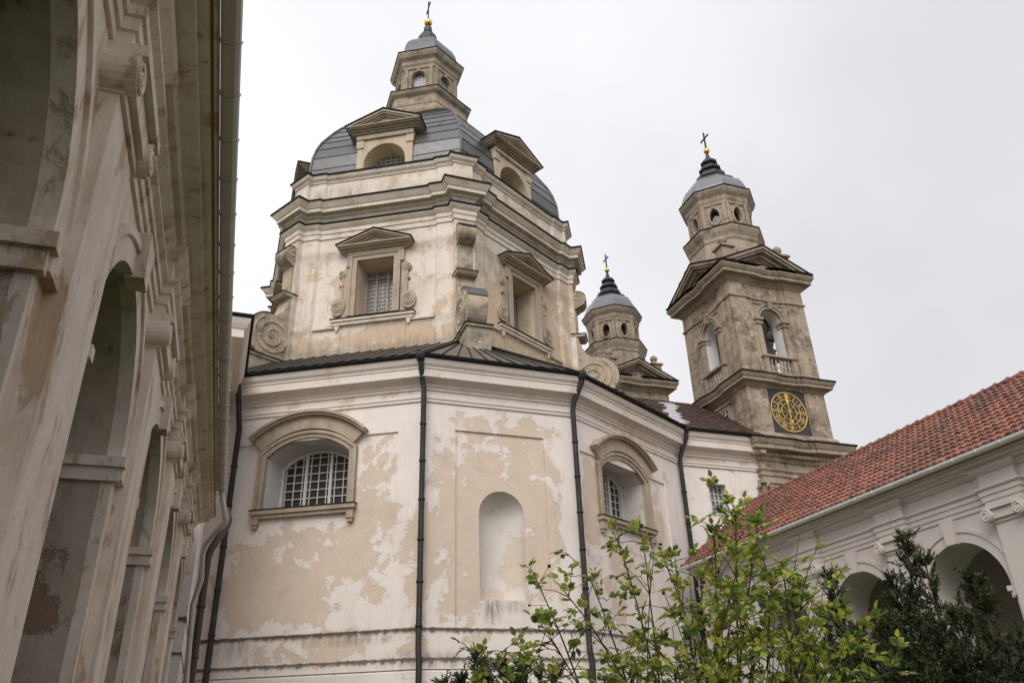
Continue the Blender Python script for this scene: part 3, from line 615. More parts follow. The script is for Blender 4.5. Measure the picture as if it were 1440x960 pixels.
# drum windows with pediment and side scrolls
for k, (fr, hw) in enumerate(DF):
    if k in (2, 3, 4): pass
    f = MB()
    f.plate(fr, [(-OPW-.30, OPZ0), (OPW+.30, OPZ0), (OPW+.30, OPZ1+.28), (-OPW-.30, OPZ1+.28)], [[(-OPW, OPZ0+.001), (OPW, OPZ0+.001), (OPW, OPZ1), (-OPW, OPZ1)]], .10, -.15)
    f.plate(fr, [(-OPW-.30, OPZ0+.002), (OPW+.30, OPZ0+.002), (OPW+.30, OPZ1+.281), (-OPW-.30, OPZ1+.281)], [[(-OPW-.20, OPZ0+.003), (OPW+.20, OPZ0+.003), (OPW+.20, OPZ1+.19), (-OPW-.20, OPZ1+.19)]], .15, .0)
    for sg in (-1, 1):   # crossette ears, side strips and necking
        a = sg*(OPW+.30); f.fbox(fr, min(a, a+sg*.14), max(a, a+sg*.14), OPZ1-.28, OPZ1+.27, -.02, .14)
        a = sg*(OPW+.32); f.fbox(fr, min(a, a+sg*.22), max(a, a+sg*.22), OPZ0, OPZ1-.29, -.02, .06)
    f.fbox(fr, -OPW-.42, OPW+.42, OPZ1+.282, OPZ1+.36, -.02, .17)
    w = f.build('window', 'trim', church)
    pediment(fr, 0, 18.98, 1.62, .62, .5, w, 'trim', False, t=.15, back=-.02, name='pediment')
    c = MB(); kk = .62/1.62; wd = 1.66
    c.fprism(fr, [(-wd, 18.99), (0, 18.99+wd*kk), (wd, 18.99), (wd, 19.03), (0, 19.04+wd*kk), (-wd, 19.03)], 0, .54); c.build('tin_capping', 'cap', w)
    for sg in (-1, 1):
        v = MB(); a = sg*(OPW+.70)
        v.fprism(fr, arc(a, 16.22, .30, 0, 360, 20, .42)[:-1], -.02, .12); spiral(fr, a, 16.2, .27, .125, 2.3, .03, sg, 36, v, 80)
        a2 = sg*(OPW+.62); v.fprism(fr, arc(a2, 17.78, .15, 0, 360, 14, .17)[:-1], -.02, .11); spiral(fr, a2, 17.78, .13, .115, 1.6, .022, -sg, 24, v, 90)
        v.fbox(fr, min(a2-sg*.08, a2), max(a2-sg*.08, a2), 16.6, 17.65, -.02, .09); v.fbox(fr, a2-.10, a2+.10, 17.2, 17.26, -.02, .11)
        v.build('scroll', 'trim', w)
    s = MB(); s.fbox(fr, -OPW-.95, OPW+.95, 15.50, 15.60, -.02, .2); s.fbox(fr, -OPW-.9, OPW+.9, 15.36, 15.50, -.02, .13)
    for sg in (-1, 1): s.fprism(fr, [(sg*1.5-.12, 15.36), (sg*1.5+.12, 15.36), (sg*1.5+.03, 15.12), (sg*1.5-.03, 15.12)], -.02, .10)
    s.build('sill', 'drum_trim', w)
    s = MB(); s.fbox(fr, -OPW-.98, OPW+.98, 15.602, 15.635, -.02, .23); s.build('sill_capping', 'cap', w)
    r = MB(); D = -.95; n4 = 4; o4 = [(-OPW, OPZ0), (OPW, OPZ0), (OPW, OPZ1), (-OPW, OPZ1)]; i4 = [(-OPW+.08, OPZ0+.05), (OPW-.08, OPZ0+.05), (OPW-.08, OPZ1-.05), (-OPW+.08, OPZ1-.05)]
    r.add([fr(a, z, -.05) for a, z in o4]+[fr(a, z, D) for a, z in i4], [(i, (i+1) % 4, (i+1) % 4+4, i+4) for i in range(4)]); r.build('reveal', 'dormer', w)
    gl = MB(); gl.add([fr(a, z, D+.015) for a, z in i4], [(0, 1, 2, 3)]); gl.build('pane', 'pale_glass', w)
    b = MB(); hwp = OPW-.08
    lattice(fr, (-hwp, hwp, OPZ0+.05, OPZ1-.05), [hwp*(-1+2*i/7) for i in range(1, 7)], [OPZ0+.05+.185*i for i in range(1, 14)], .022, D+.03, D+.05, b)
    for x in (-hwp+.03, -hwp/3, hwp/3, hwp-.03): b.fbox(fr, x-.04, x+.04, OPZ0+.05, OPZ1-.05, D+.03, D+.09)
    b.fbox(fr, -hwp, hwp, OPZ1-.42, OPZ1-.34, D+.03, D+.085); b.fbox(fr, -hwp, hwp, OPZ1-.12, OPZ1-.05, D+.03, D+.085)
    b.build('glazing_bars', 'grille', w)
# scrolled buttresses on the corners
for k in range(6):
    if k in (3, 4): continue
    a = radians(-60+60*k); r_ = Vector((sin(a), -cos(a), 0)); t_ = Vector((cos(a), sin(a), 0))
    fr = Frame((XC, YC, 0), r_, t_)     # s = radius, o = sideways
    T = .38
    prof = [(7.2, 13.86), (8.9, 13.86)]+arc(8.42, 14.78, .98, -58, 100, 16)+[(8.02, 15.95), (7.86, 16.25), (7.74, 16.62), (7.70, 16.86), (7.70, 17.0), (7.2, 17.0)]
    m = MB(); m.fprism(fr, prof, -T, T)
    m.fprism(fr, [(7.2, 16.84), (7.98, 16.84), (8.08, 16.97), (7.2, 16.97)], -T-.06, T+.06)
    up = [(7.2, 18.35), (7.68, 18.35)]+arc(7.78, 18.88, .40, -75, 95, 12)+[(7.2, 19.45)]
    m.fprism(fr, up, -T+.02, T-.02)
    m.fbox(fr, 7.2, 7.69, 17.0, 18.4, -T+.06, T-.06)
    bt = m.build('buttress_scroll', 'weathered', church)
    for o in (-T, T):
        v = MB(); spiral(fr, 8.30, 14.82, .82, o, 2.4, .045, -1, 60, v, 60); v.build('spiral', 'weathered', bt)
        v = MB(); spiral(fr, 7.76, 18.88, .32, o*.955, 1.8, .026, -1, 30, v, 80); v.build('spiral', 'weathered', bt)
    c = MB(); outer = arc(8.42, 14.78, 1.02, 18, 92, 12); inner = arc(8.42, 14.78, .985, 92, 18, 12); c.fprism(fr, outer+inner, -T-.03, T+.03); c.build('lead_cover', 'lead', bt)
    c = MB(); c.fprism(fr, [(7.2, 16.972), (8.1, 16.972), (8.1, 17.0), (7.2, 17.03)], -T-.08, T+.08); c.build('tin_capping', 'cap', bt); c = MB(); c.fprism(fr, arc(7.78, 18.88, .43, 20, 100, 8)+arc(7.78, 18.88, .405, 100, 20, 8), -T, T); c.build('tin_capping', 'cap', bt)
    p = MB(); p.fbox(fr, 7.0, 9.42, 11.2, 13.70, -.46, .46); p.fbox(fr, 7.0, 9.5, 13.70, 13.80, -.52, .52); p.build('buttress_pedestal', 'moss', church)
    c = MB(); c.fprism(fr, [(7.0, 13.802), (9.54, 13.802), (9.54, 13.835), (7.0, 13.85)], -.55, .55); c.build('tin_capping', 'cap', church)
# ================================================================== DOME
prof = [(7.05, 23.25), (7.10, 23.95), (7.06, 24.65), (6.90, 25.28), (6.66, 25.85), (6.36, 26.34), (6.00, 26.92), (5.62, 27.45), (5.22, 27.92), (4.80, 28.35), (4.35, 28.78), (3.9, 29.18), (3.45, 29.58), (3.0, 29.98), (2.6, 30.35), (2.3, 30.6)]
P2 = [prof[0]]
for i in range(1, len(prof)):
    (r0, z0), (r1, z1) = prof[i-1], prof[i]; d = Vector((r1-r0, z1-z0)).normalized(); n_ = Vector((d.y, -d.x))
    P2 += [(r0+n_.x*.035, z0+n_.y*.035), (r1+n_.x*.004, z1+n_.y*.004)]
m = MB(); q30 = cos(radians(30))
for k, (fr, hw) in enumerate(DF):
    for i in range(len(P2)-1):
        (r0, z0), (r1, z1) = P2[i], P2[i+1]; A0, A1 = r0*q30-RD*q30, r1*q30-RD*q30
        if k not in (2, 3) and z1 < 25.9:
            for sg in (-1, 1): m.add([fr(sg*1.22, z0, A0), fr(sg*r0/2, z0, A0), fr(sg*r1/2, z1, A1), fr(sg*1.22, z1, A1)], [(0, 1, 2, 3)])
        else: m.add([fr(-r0/2, z0, A0), fr(r0/2, z0, A0), fr(r1/2, z1, A1), fr(-r1/2, z1, A1)], [(0, 1, 2, 3)])
dome = m.build('dome_roof', 'lead', church)
m = MB()
for k in range(6):
    a = -pi/2+k*pi/3; m.tube([(XC+(r+.03)*cos(a), YC+(r+.03)*sin(a), z+.02) for r, z in prof], .055, 6)
m.build('dome_rib', 'lead', dome)
m = MB(); rnd = random.Random(3)     # upright welts between the sheets, staggered course by course
for fr, hw in DF:
    for i in range(len(prof)-1):
        (r0, z0), (r1, z1) = prof[i], prof[i+1]; q = cos(radians(30))
        for j in range(-3, 4):
            x = j*2.6+(1.3 if i % 2 else 0)+rnd.uniform(-.3, .3)
            if abs(x) > r1/2-.25 or abs(x) < 1.4 or rnd.random() < .86: continue
            o0, o1 = r0*q-RD*q+.025, r1*q-RD*q+.015
            m.prism([fr(x-.012, z0, o0), fr(x+.012, z0, o0), fr(x+.012, z1, o1), fr(x-.012, z1, o1)], fr.n*.03+Z*.012)
m.build('dome_welt', 'lead', dome)
# dormers
for k, (fr, hw) in enumerate(DF):
    if k in (2, 3): continue
    F0 = -.28; c0 = .0
    m = MB(); hole = [(-.98, 23.4)]+[(.98, 23.4)]+arc(0, 23.85, .98, 0, 180, 18, 1.02)
    m.plate(fr, [(-1.32, 23.0), (1.32, 23.0), (1.32, 25.4), (-1.32, 25.4)], [hole], F0, F0-.95)
    for sg in (-1, 1): m.fbox(fr, min(sg*1.315, sg*1.2), max(sg*1.315, sg*1.2), 23.0, 25.4, F0-3.2, F0-.95); m.fbox(fr, min(sg*1.36, sg*1.02), max(sg*1.36, sg*1.02), 24.75, 25.2, F0-.1, F0+.05)
    d = m.build('dormer', 'dormer', church)
    f2 = Frame(fr(0, 0, F0), fr.u, fr.n)
    m = MB(); m.fbox(f2, -1.36, 1.36, 25.2, 25.42, -.3, .10); m.build('lintel', 'dormer_trim', d)
    pp = pediment(f2, 0, 25.78, 1.78, .74, .46, d, 'dormer_trim', False, t=.2, back=-.5, name='pediment')
    c = MB(); kk = .74/1.78; wd = 1.83
    c.fprism(f2, [(-wd, 25.79), (0, 25.80+wd*kk), (wd, 25.79), (wd, 25.84), (0, 25.86+wd*kk), (-wd, 25.84)], -3.4, .5); c.build('dormer_roof', 'cap', d)
    m = MB()
    m.fprism(f2, [(-1.35, 25.3), (1.35, 25.3), (1.35, 25.76), (0, 26.4), (-1.35, 25.76)], -3.0, -.55); m.build('dormer_cheek', 'cap', d)
    gl = MB(); gl.fbox(f2, -1.0, 1.0, 23.2, 25.0, -.94, -.92); gl.build('pane', 'pale_glass', d)
    b = MB()
    for i in range(9): x = -.96+.24*i; b.fbox(f2, x-.018, x+.018, 23.3, 24.9, -.91, -.88)
    for i in range(7): z = 23.42+.24*i; b.fbox(f2, -.98, .98, z-.018, z+.018, -.908, -.885)
    b.build('glazing_bars', 'white_frame', d)
# lantern on the dome
C3 = (XC, YC, 0)
m = MB(); m.lathe(C3, [(2.15, 29.9), (2.55, 30.35), (2.62, 30.55), (2.45, 30.62), (2.38, 31.1), (2.42, 31.15), (2.42, 31.5), (2.36, 31.55), (2.36, 31.75), (2.55, 31.9), (2.62, 32.05), (2.62, 32.12), (1.9, 32.2)], 6, -pi/2, False)
lan = m.build('lantern', 'lantern', church)
m = MB(); m.lathe(C3, [(2.6, 32.1), (2.66, 32.1), (2.66, 32.14), (1.8, 32.26)], 6, -pi/2, False); m.build('tin_capping', 'cap', lan)
m = MB()
RLn = 1.76; ap = RLn*cos(radians(30))
for k in range(6):
    a = radians(-30+60*k); n_ = Vector((sin(a), -cos(a), 0)); u_ = Vector((cos(a), sin(a), 0)); fr = Frame(Vector(C3)+n_*ap, u_, n_)
    h = archloop(0, .36, 32.3, 33.68, 12); m.plate(fr, [(-RLn/2, 32.1), (RLn/2, 32.1), (RLn/2, 34.7), (-RLn/2, 34.7)], [h], 0, -.3, sides=False)
    m.plate(fr, archloop(0, .50, 32.28, 33.68, 12), [archloop(0, .40, 32.281, 33.68, 12)], .06, -.02)
    for sg in (-1, 1): m.fbox(fr, min(sg*.62, sg*.83), max(sg*.62, sg*.83), 32.1, 34.4, -.02, .09)
    m.fbox(fr, -.07, .07, 34.05, 34.24, -.02, .1)
m.build('lantern_wall', 'lantern', lan)
gl = MB(); gl.lathe(C3, [(1.5, 32.2), (1.5, 34.4)], 6, -pi/2, False); gl.build('pane', 'pale_glass', lan)
b = MB()
for k in range(6):
    a = radians(-30+60*k); n_ = Vector((sin(a), -cos(a), 0)); u_ = Vector((cos(a), sin(a), 0)); fr = Frame(Vector(C3)+n_*(ap-.22), u_, n_)
    for i in range(4): x = -.3+.2*i; b.fbox(fr, x-.015, x+.015, 32.3, 34.02, -.02, .02)
    for i in range(8): z = 32.5+.19*i; b.fbox(fr, -.36, .36, z-.014, z+.014, -.018, .018)
b.build('glazing_bars', 'white_frame', lan)
m = MB(); m.lathe(C3, [(1.7, 34.25), (1.83, 34.3), (1.83, 34.5), (1.9, 34.6), (1.93, 34.85), (2.12, 35.02), (2.22, 35.25), (2.22, 35.36), (1.6, 35.46)], 6, -pi/2, False); m.build('lantern_cornice', 'lantern', lan)
m = MB(); m.lathe(C3, [(2.14, 35.37), (2.26, 35.37), (2.26, 35.42), (1.8, 35.52)], 6, -pi/2, False); m.build('tin_capping', 'cap', lan)
m = MB(); m.lathe(C3, [(1.84, 35.44), (1.82, 35.9), (1.72, 36.4), (1.52, 36.88), (1.24, 37.25), (.9, 37.52), (.6, 37.7), (.4, 37.85)], 6, -pi/2, False); m.build('lantern_roof', 'lead', lan)
m = MB(); m.lathe(C3, [(.62, 37.62), (.66, 37.72), (.60, 37.8), (.62, 38.1), (.52, 38.45), (.38, 38.62), (.30, 38.7), (.34, 38.75), (.27, 38.82), (.25, 39.2), (.12, 39.35), (.1, 39.45)], 8, 0, False); m.build('finial', 'lead_dark', lan)
m = MB(); m.ball((XC, YC, 39.68), .26); m.build('finial_ball', 'gold', lan)
def cross(mb, c, h, w):
    x, y, z = c; t = .035
    d = Vector((0, -1, 0)); fr = Frame((x, y, z), d, Vector((1, 0, 0)))
    mb.rod(fr, 0, 0, 0, h, .07, -t, t); mb.rod(fr, -w, h*.66, w, h*.66, .07, -t*.9, t*.9)
m = MB(); cross(m, (XC, YC, 39.9), 1.65, .48); m.build('cross', 'iron', lan)
# ---- downpipes of the church
def pipe(name, mat, pts, r, label, parent):
    m = MB(); m.tube(pts, r, 10)
    for i in range(len(pts)-1):
        p, q = Vector(pts[i]), Vector(pts[i+1]); L = (q-p).length
        if L > 2:
            k = int(L/1.15)
            for j in range(1, k+1):
                c = p.lerp(q, j/(k+.5)); d = (q-p).normalized(); m.tube([c-d*.035, c+d*.035], r*1.22, 10)
    return m.build(name, mat, parent)
def hopper(mb, c): mb.lathe(c, [(.10, -.16), (.16, .0), (.16, .14), (.13, .14)], 10)
q1 = Vector((E[1].x-.12, E[1].y+.02, 10.93)); wp = Vector((W1.x-.06, W1.y-.19, 0))
pipe('downpipe', 'pipe', [q1, q1+Vector((.02, .02, -.25)), (wp.x-.05, wp.y, 10.25), (wp.x, wp.y, 10.0), (wp.x, wp.y, 2.45), (wp.x, wp.y-.1, 2.2), (wp.x, wp.y-.1, GZ)], .085, None, church)
q2 = Vector((E[2].x+.10, E[2].y, 10.93)); wp = Vector((W2.x+.0, W2.y-.2, 0))
pipe('downpipe', 'pipe', [q2, q2+Vector((0, .02, -.22)), (wp.x+.08, wp.y+.0, 10.15), (wp.x, wp.y, 9.85), (wp.x, wp.y, 2.45), (wp.x, wp.y-.1, 2.2), (wp.x, wp.y-.1, GZ)], .085, None, church)
q3 = Vector((E[3].x-.02, E[3].y, 10.93)); wp = Vector((W3.x-.10, W3.y-.22, 0))
pipe('downpipe', 'pipe', [q3, q3+Vector((0, 0, -.3)), (wp.x+.05, wp.y, 9.95), (wp.x, wp.y, 9.7), (wp.x, wp.y, GZ)], .085, None, church)
p0 = Vector(lw(6.0, 0, .62)); p1 = Vector(lw(6.02, 0, .16))
pipe('downpipe', 'pipe', [(p0.x, p0.y, 10.98), (p0.x, p0.y, 10.7), (p1.x, p1.y, 9.3), (p1.x, p1.y, 2.5), (p1.x, p1.y-.1, 2.2), (p1.x, p1.y-.1, GZ)], .085, None, church)
for q in (q1, q2, q3, (p0.x, p0.y, 10.98)): m = MB(); hopper(m, q); m.build('gutter_hopper', 'pipe', church)
# snow lying in the valley of the brown roof
m = MB(); rnd = random.Random(5)
for i in range(13):
    a = 2.15+rnd.uniform(-.1, .1)+i*.13; z = .3+i*.31
    m.fprism(Slope(SB(0, 0, .05), SB.u, SB.up), [(a-.18-rnd.uniform(0, .3), z), (a+.22+rnd.uniform(0, .3), z+.02), (a+.18, z+.11), (a-.22, z+.10)], 0, .05)
sn = m.build('snow', 'snow', None, (16, 27, 12)); sn['kind'] = 'stuff'; tag(sn, 'thin white snow lying in rows on the dark tiled roof', 'snow')
# ================================================================== BELL TOWERS
TX, TY, TH = 22.05, 27.62, 1.90
def sqpath(h, pw=.85, st=.10, strip=.25, s2=.05):
    P = []
    for k in range(4):
        a = k*pi/2; u = Vector((cos(a), sin(a))); n_ = Vector((sin(a), -cos(a)))   # side k: u along, n out
        def at(s, o): q = Vector((TX, TY))+u*s+n_*(h+o); return (q.x, q.y)
        P += [at(-h-st, st), at(-h+pw, st), at(-h+pw, s2), at(-h+pw+strip, s2), at(-h+pw+strip, 0), at(h-pw-strip, 0), at(h-pw-strip, s2), at(h-pw, s2), at(h-pw, st)]
    return P
tower = thing('bell_tower', (TX, TY, GZ), 'brown stone bell tower with black and gold clock, right of the dome', 'bell tower', 'twin bell towers')
SP = sqpath(TH); SPI = [(TX-TH+.0, TY-TH), (TX+TH, TY-TH), (TX+TH, TY+TH), (TX-TH, TY+TH)]
TF = [Frame((TX+TH*sin(k*pi/2), TY-TH*cos(k*pi/2), 0), (cos(k*pi/2), sin(k*pi/2), 0), (sin(k*pi/2), -cos(k*pi/2), 0)) for k in range(4)]
m = MB(); m.sweep(SP, [(0, GZ-.2), (0, 10.2), (-.5, 10.2), (-.5, GZ-.2)], True); m.build('tower_base', 'tower', tower)
m = MB(); m.sweep(SP, [(-.2, 9.30), (.04, 9.30), (.04, 9.45), (.09, 9.47), (.09, 9.62), (.16, 9.70), (.16, 9.76), (-.2, 9.76)], True)
m.sweep(SP, [(-.2, 10.10), (.05, 10.10), (.10, 10.2), (.12, 10.42), (.2, 10.46), (.46, 10.50), (.46, 10.66), (.5, 10.68), (.58, 10.84), (.58, 10.92), (-.2, 10.96)], True)
d = MB()
for fr in TF:
    for i in range(-17, 18): d.fbox(fr, i*.14-.045, i*.14+.045, 10.27, 10.40, .05, .30)
mc = m.build('main_cornice', 'tower_trim', tower); d.build('dentil', 'tower_trim', mc)
m = MB(); m.sweep(SP, [(.5, 10.89), (.62, 10.89), (.62, 10.965), (-.2, 11.02), (-.2, 10.97)], True); m.build('tin_capping', 'cap', tower)
# corinthian capitals on the corner pilasters of the base
for fr in (TF[0], TF[3]):
    for sg in (-1, 1):
        m = MB(); c = sg*(TH-.38)
        m.fprism(fr, [(c-.45, 8.30), (c+.45, 8.30), (c+.48, 8.36), (c-.48, 8.36)], .05, .16)
        m.fprism(fr, [(c-.44, 8.36), (c+.44, 8.36), (c+.52, 9.12), (c-.52, 9.12)], .05, .18)
        m.fbox(fr, c-.6, c+.6, 9.12, 9.28, .0, .28)
        for row, (n5, zz) in enumerate(((4, 8.42), (3, 8.70))):
            for i in range(n5):
                x = c+(i-(n5-1)/2)*.26
                pts = [fr(x, zz, .16), fr(x, zz+.16, .22), fr(x, zz+.27, .30), fr(x, zz+.26, .37), fr(x, zz+.2, .38)]
                m.tube(pts, [.10, .10, .085, .06, .03], 7)
        for s2 in (-1, 1):
            m.tube([fr(c+s2*.15, 8.8, .2), fr(c+s2*.34, 9.0, .27), fr(c+s2*.48, 9.08, .32), fr(c+s2*.52, 8.99, .34), fr(c+s2*.46, 8.94, .34)], .055, 6)
        m.build('capital', 'tower_trim', tower)
# clock stage
m = MB(); m.sweep(SP, [(0, 10.9), (0, 13.6), (-.5, 13.6), (-.5, 10.9)], True); m.build('clock_stage', 'tower', tower)
m = MB(); m.sweep(SP, [(-.1, 10.95), (.14, 10.95), (.14, 11.25), (.05, 11.36), (-.1, 11.36)], True); m.build('stage_plinth', 'tower_trim', tower)
m = MB(); m.sweep(SP, [(-.2, 13.42), (.04, 13.42), (.08, 13.5), (.14, 13.55), (.32, 13.60), (.32, 13.72), (.36, 13.74), (.42, 13.86), (.42, 13.92), (-.2, 13.96)], True); m.build('mid_cornice', 'tower_trim', tower)
m = MB(); m.sweep(SP, [(.36, 13.90), (.45, 13.90), (.45, 13.97), (-.2, 14.05), (-.2, 13.97)], True); m.build('tin_capping', 'cap', tower)
# side window of the clock stage
fr = TF[3]; c = .05
f = MB(); f.plate(fr, [(c-.52, 12.15), (c+.52, 12.15), (c+.52, 13.15), (c-.52, 13.15)], [[(c-.34, 12.3), (c+.34, 12.3), (c+.34, 13.0), (c-.34, 13.0)]], .07, -.02); f.fbox(fr, c-.62, c+.62, 13.15, 13.24, -.02, .12); w = f.build('window', 'tower_trim', tower)
gl = MB(); gl.fbox(fr, c-.34, c+.34, 12.3, 13.0, -.02, .012); gl.build('pane', 'glass', w)
b = MB()
for i in range(4): x = c-.32+.64*i/3; b.fbox(fr, x-.02, x+.02, 12.3, 13.0, .013, .05)
for z in (12.32, 12.55, 12.78, 12.98): b.fbox(fr, c-.34, c+.34, z-.018, z+.018, .013, .045)
b.build('glazing_bars', 'white_frame', w)
# belfry: four walls with arched openings, white inside
OW, OZ0, OZS = .56, 14.3, 16.88
m = MB(); inn = MB()
for fr in TF:
    h = archloop(0, OW, OZ0, OZS, 14)
    m.plate(fr, [(-TH, 13.9), (TH, 13.9), (TH, 18.9), (-TH, 18.9)], [h], 0, -.1, sides=False, holesides=False)
    n = len(h); inn.add([fr(a, z, -.02) for a, z in h]+[fr(a, z, -.62) for a, z in h], [(i, (i+1) % n, (i+1) % n+n, i+n) for i in range(n)])
    inn.plate(fr, [(-TH+.62, 13.9), (TH-.62, 13.9), (TH-.62, 18.6), (-TH+.62, 18.6)], [h], -.62, -.625, sides=False, holesides=False)
    a0 = TH-1.1
for k in range(4):
    p = SP[k*9-4:k*9] if k else SP[-4:]; p = p+SP[k*9:k*9+5]; m.sweep(p, [(0, 13.95), (0, 18.9), (-.12, 18.9), (-.12, 13.95)])
m.build('belfry_wall', 'tower', tower)
inn.box((TX-TH+.6, TY-TH+.6, 14.1), (TX+TH-.6, TY+TH-.6, 14.2)); inn.box((TX-TH+.1, TY-TH+.1, 18.5), (TX+TH-.1, TY+TH-.1, 18.6))
inn.build('bell_chamber', 'inside', tower)
for fr in TF:
    m = MB()
    m.plate(fr, archloop(0, OW+.20, 16.85, 16.86, 16), [archloop(0, OW+.02, 16.851, 16.862, 16)], .13, -.02) if False else None
    o = arc(0, 16.88, OW+.24, 0, 180, 18); i_ = arc(0, 16.88, OW+.02, 180, 0, 18); m.fprism(fr, o+i_, -.02, .10)
    o = arc(0, 16.88, OW+.26, 0, 180, 18); i_ = arc(0, 16.88, OW+.17, 180, 0, 18); m.fprism(fr, o+i_, -.02, .15)
    for sg in (-1, 1):
        c = sg*(OW+.16); m.fbox(fr, c-.13, c+.13, 14.3, 16.60, -.3, .11); m.fbox(fr, c-.18, c+.18, 16.60, 16.68, -.3, .17); m.fbox(fr, c-.155, c+.155, 16.68, 16.78, -.3, .14); m.fbox(fr, c-.21, c+.21, 16.78, 16.90, -.3, .22)
    m.fprism(fr, [(-.09, 17.40), (.09, 17.40), (.13, 17.76), (-.13, 17.76)], -.02, .22); m.fbox(fr, -.18, .18, 17.75, 17.81, -.02, .24)
    for sg in (-1, 1): m.fbox(fr, min(sg*.3, sg*.8), max(sg*.3, sg*.8), 17.70, 17.76, -.02, .05)
    m.build('belfry_arch', 'tower_trim', tower)
    b = MB(); b.fbox(fr, -.92, .92, 14.92, 15.02, -.05, .26); b.fbox(fr, -.84, .84, 14.04, 14.22, -.05, .2)
    for sg in (-1, 1): b.fbox(fr, min(sg*.62, sg*.84), max(sg*.62, sg*.84), 14.22, 14.92, -.02, .2)
    for i in range(5):
        p = fr(-.44+.22*i, 0, .10); b.lathe((p.x, p.y, 0), [(.055, 14.22), (.055, 14.28), (.035, 14.32), (.075, 14.45), (.07, 14.52), (.035, 14.62), (.06, 14.72), (.05, 14.80), (.06, 14.92)], 8)
    b.build('balustrade', 'tower_trim', tower)
m = MB(); m.sweep(SP, [(-.1, 17.88), (.05, 17.88), (.07, 17.93), (.05, 17.98), (-.1, 17.98)], True)
m.sweep(SP, [(-.2, 18.66), (.03, 18.66), (.08, 18.74), (.14, 18.80), (.16, 18.88), (.40, 18.93), (.40, 19.08), (.44, 19.10), (.52, 19.24), (.52, 19.30), (-.2, 19.34)], True); m.build('belfry_cornice', 'tower_trim', tower)
m = MB(); m.box((TX-TH+.1, TY-TH+.1, 19.2), (TX+TH-.1, TY+TH-.1, 19.4)); m.build('belfry_roof', 'tower_trim', tower)
for fr in TF:
    f2 = Frame(fr(0, 0, 0), fr.u, fr.n)
    p = MB(); k_ = 1.22; hw = TH+.62
    p.fprism(f2, [(-hw+.35, 19.32), (hw-.35, 19.32), (0, 19.32+k_*.86)], -1.2, .02)
    def chev(w, tt, zz): hh = k_*w/hw; q = k_/hw; return [(-w, zz), (0, zz+hh), (w, zz), (w-tt/q, zz), (0, zz+hh-tt), (-w+tt/q, zz)]
    p.fprism(f2, chev(hw, .13, 19.40), -.3, .54); p.fprism(f2, chev(hw-.02, .24, 19.395), -.3, .46); p.fprism(f2, chev(hw-.05, .38, 19.39), -.3, .26); p.fprism(f2, chev(hw-.08, .46, 19.385), -.3, .12)
    pd = p.build('pediment', 'tower_trim', tower)
    c = MB(); w_ = hw+.05; hh = k_*w_/hw
    c.fprism(f2, [(-w_, 19.41), (0, 19.415+hh), (w_, 19.41), (w_, 19.45), (0, 19.455+hh), (-w_, 19.45)], -1.6, .58); c.build('tin_capping', 'cap', pd)
for sx, sy in ((-1, -1), (1, -1), (-1, 1), (1, 1)):
    x, y = TX+sx*(TH-.35), TY+sy*(TH-.35); m = MB()
    m.box((x-.30, y-.30, 19.3), (x+.30, y+.30, 20.68)); m.box((x-.40, y-.40, 20.68), (x+.40, y+.40, 20.78)); m.lathe((x, y, 0), [(.14, 20.75), (.1, 20.93), (.16, 21.0)], 10); m.ball((x, y, 21.18), .23); m.build('corner_ball', 'tower_trim', tower)
# lantern
LX, LY = TX-.16, TY+.14
LC = (LX, LY, 0); r8 = pi/8
m = MB(); m.lathe(LC, [(1.85, 19.3), (1.85, 20.6), (1.78, 21.5), (1.84, 21.6), (1.86, 21.75), (1.96, 21.95), (2.03, 22.15), (2.03, 22.24), (1.6, 22.32)], 8, r8, False); l2 = m.build('lantern', 'lantern', tower)
m = MB(); m.lathe(LC, [(1.97, 22.245), (2.07, 22.245), (2.07, 22.29), (1.6, 22.36)], 8, r8, False); m.build('tin_capping', 'cap', l2)
m = MB(); RT = 1.58; ap8 = RT*cos(r8); hw8 = RT*sin(r8)
for k in range(8):
    a = k*pi/4; n_ = Vector((cos(a), sin(a), 0)); u_ = Vector((-sin(a), cos(a), 0)); fr = Frame(Vector(LC)+n_*ap8, u_, n_)
    ov = arc(0, 23.12, .235, 0, 360, 18, .43)[:-1]
    m.plate(fr, [(-hw8, 22.2), (hw8, 22.2), (hw8, 24.2), (-hw8, 24.2)], [ov], 0, -.22, sides=False)
    m.plate(fr, arc(0, 23.12, .335, 0, 360, 18, .54)[:-1], [arc(0, 23.12, .245, 0, 360, 18, .44)[:-1]], .06, -.01)
    for sg in (-1, 1): m.fbox(fr, min(sg*hw8, sg*(hw8-.17)), max(sg*hw8, sg*(hw8-.17)), 22.3, 23.85, -.02, .06)
    m.fbox(fr, -.1, .1, 23.58, 23.70, -.01, .09)
m.build('lantern_wall', 'lantern', l2)
gl = MB(); gl.lathe(LC, [(1.28, 22.3), (1.28, 24.0)], 8, r8, False); gl.build('oval_window', 'glass', l2)
m = MB(); m.lathe(LC, [(1.5, 23.72), (1.65, 23.78), (1.66, 23.92), (1.70, 24.0), (1.73, 24.2), (1.86, 24.36), (1.94, 24.52), (1.94, 24.62), (1.5, 24.70)], 8, r8, False); m.build('lantern_cornice', 'lantern', l2)
m = MB(); m.lathe(LC, [(1.88, 24.625), (1.98, 24.625), (1.98, 24.67), (1.5, 24.76)], 8, r8, False); m.build('tin_capping', 'cap', l2)
m = MB(); m.lathe(LC, [(1.80, 24.68), (1.78, 24.92), (1.66, 25.28), (1.50, 25.6), (1.22, 25.85), (1.0, 25.98)], 8, r8, False); m.build('lantern_roof', 'lead_pale', l2)
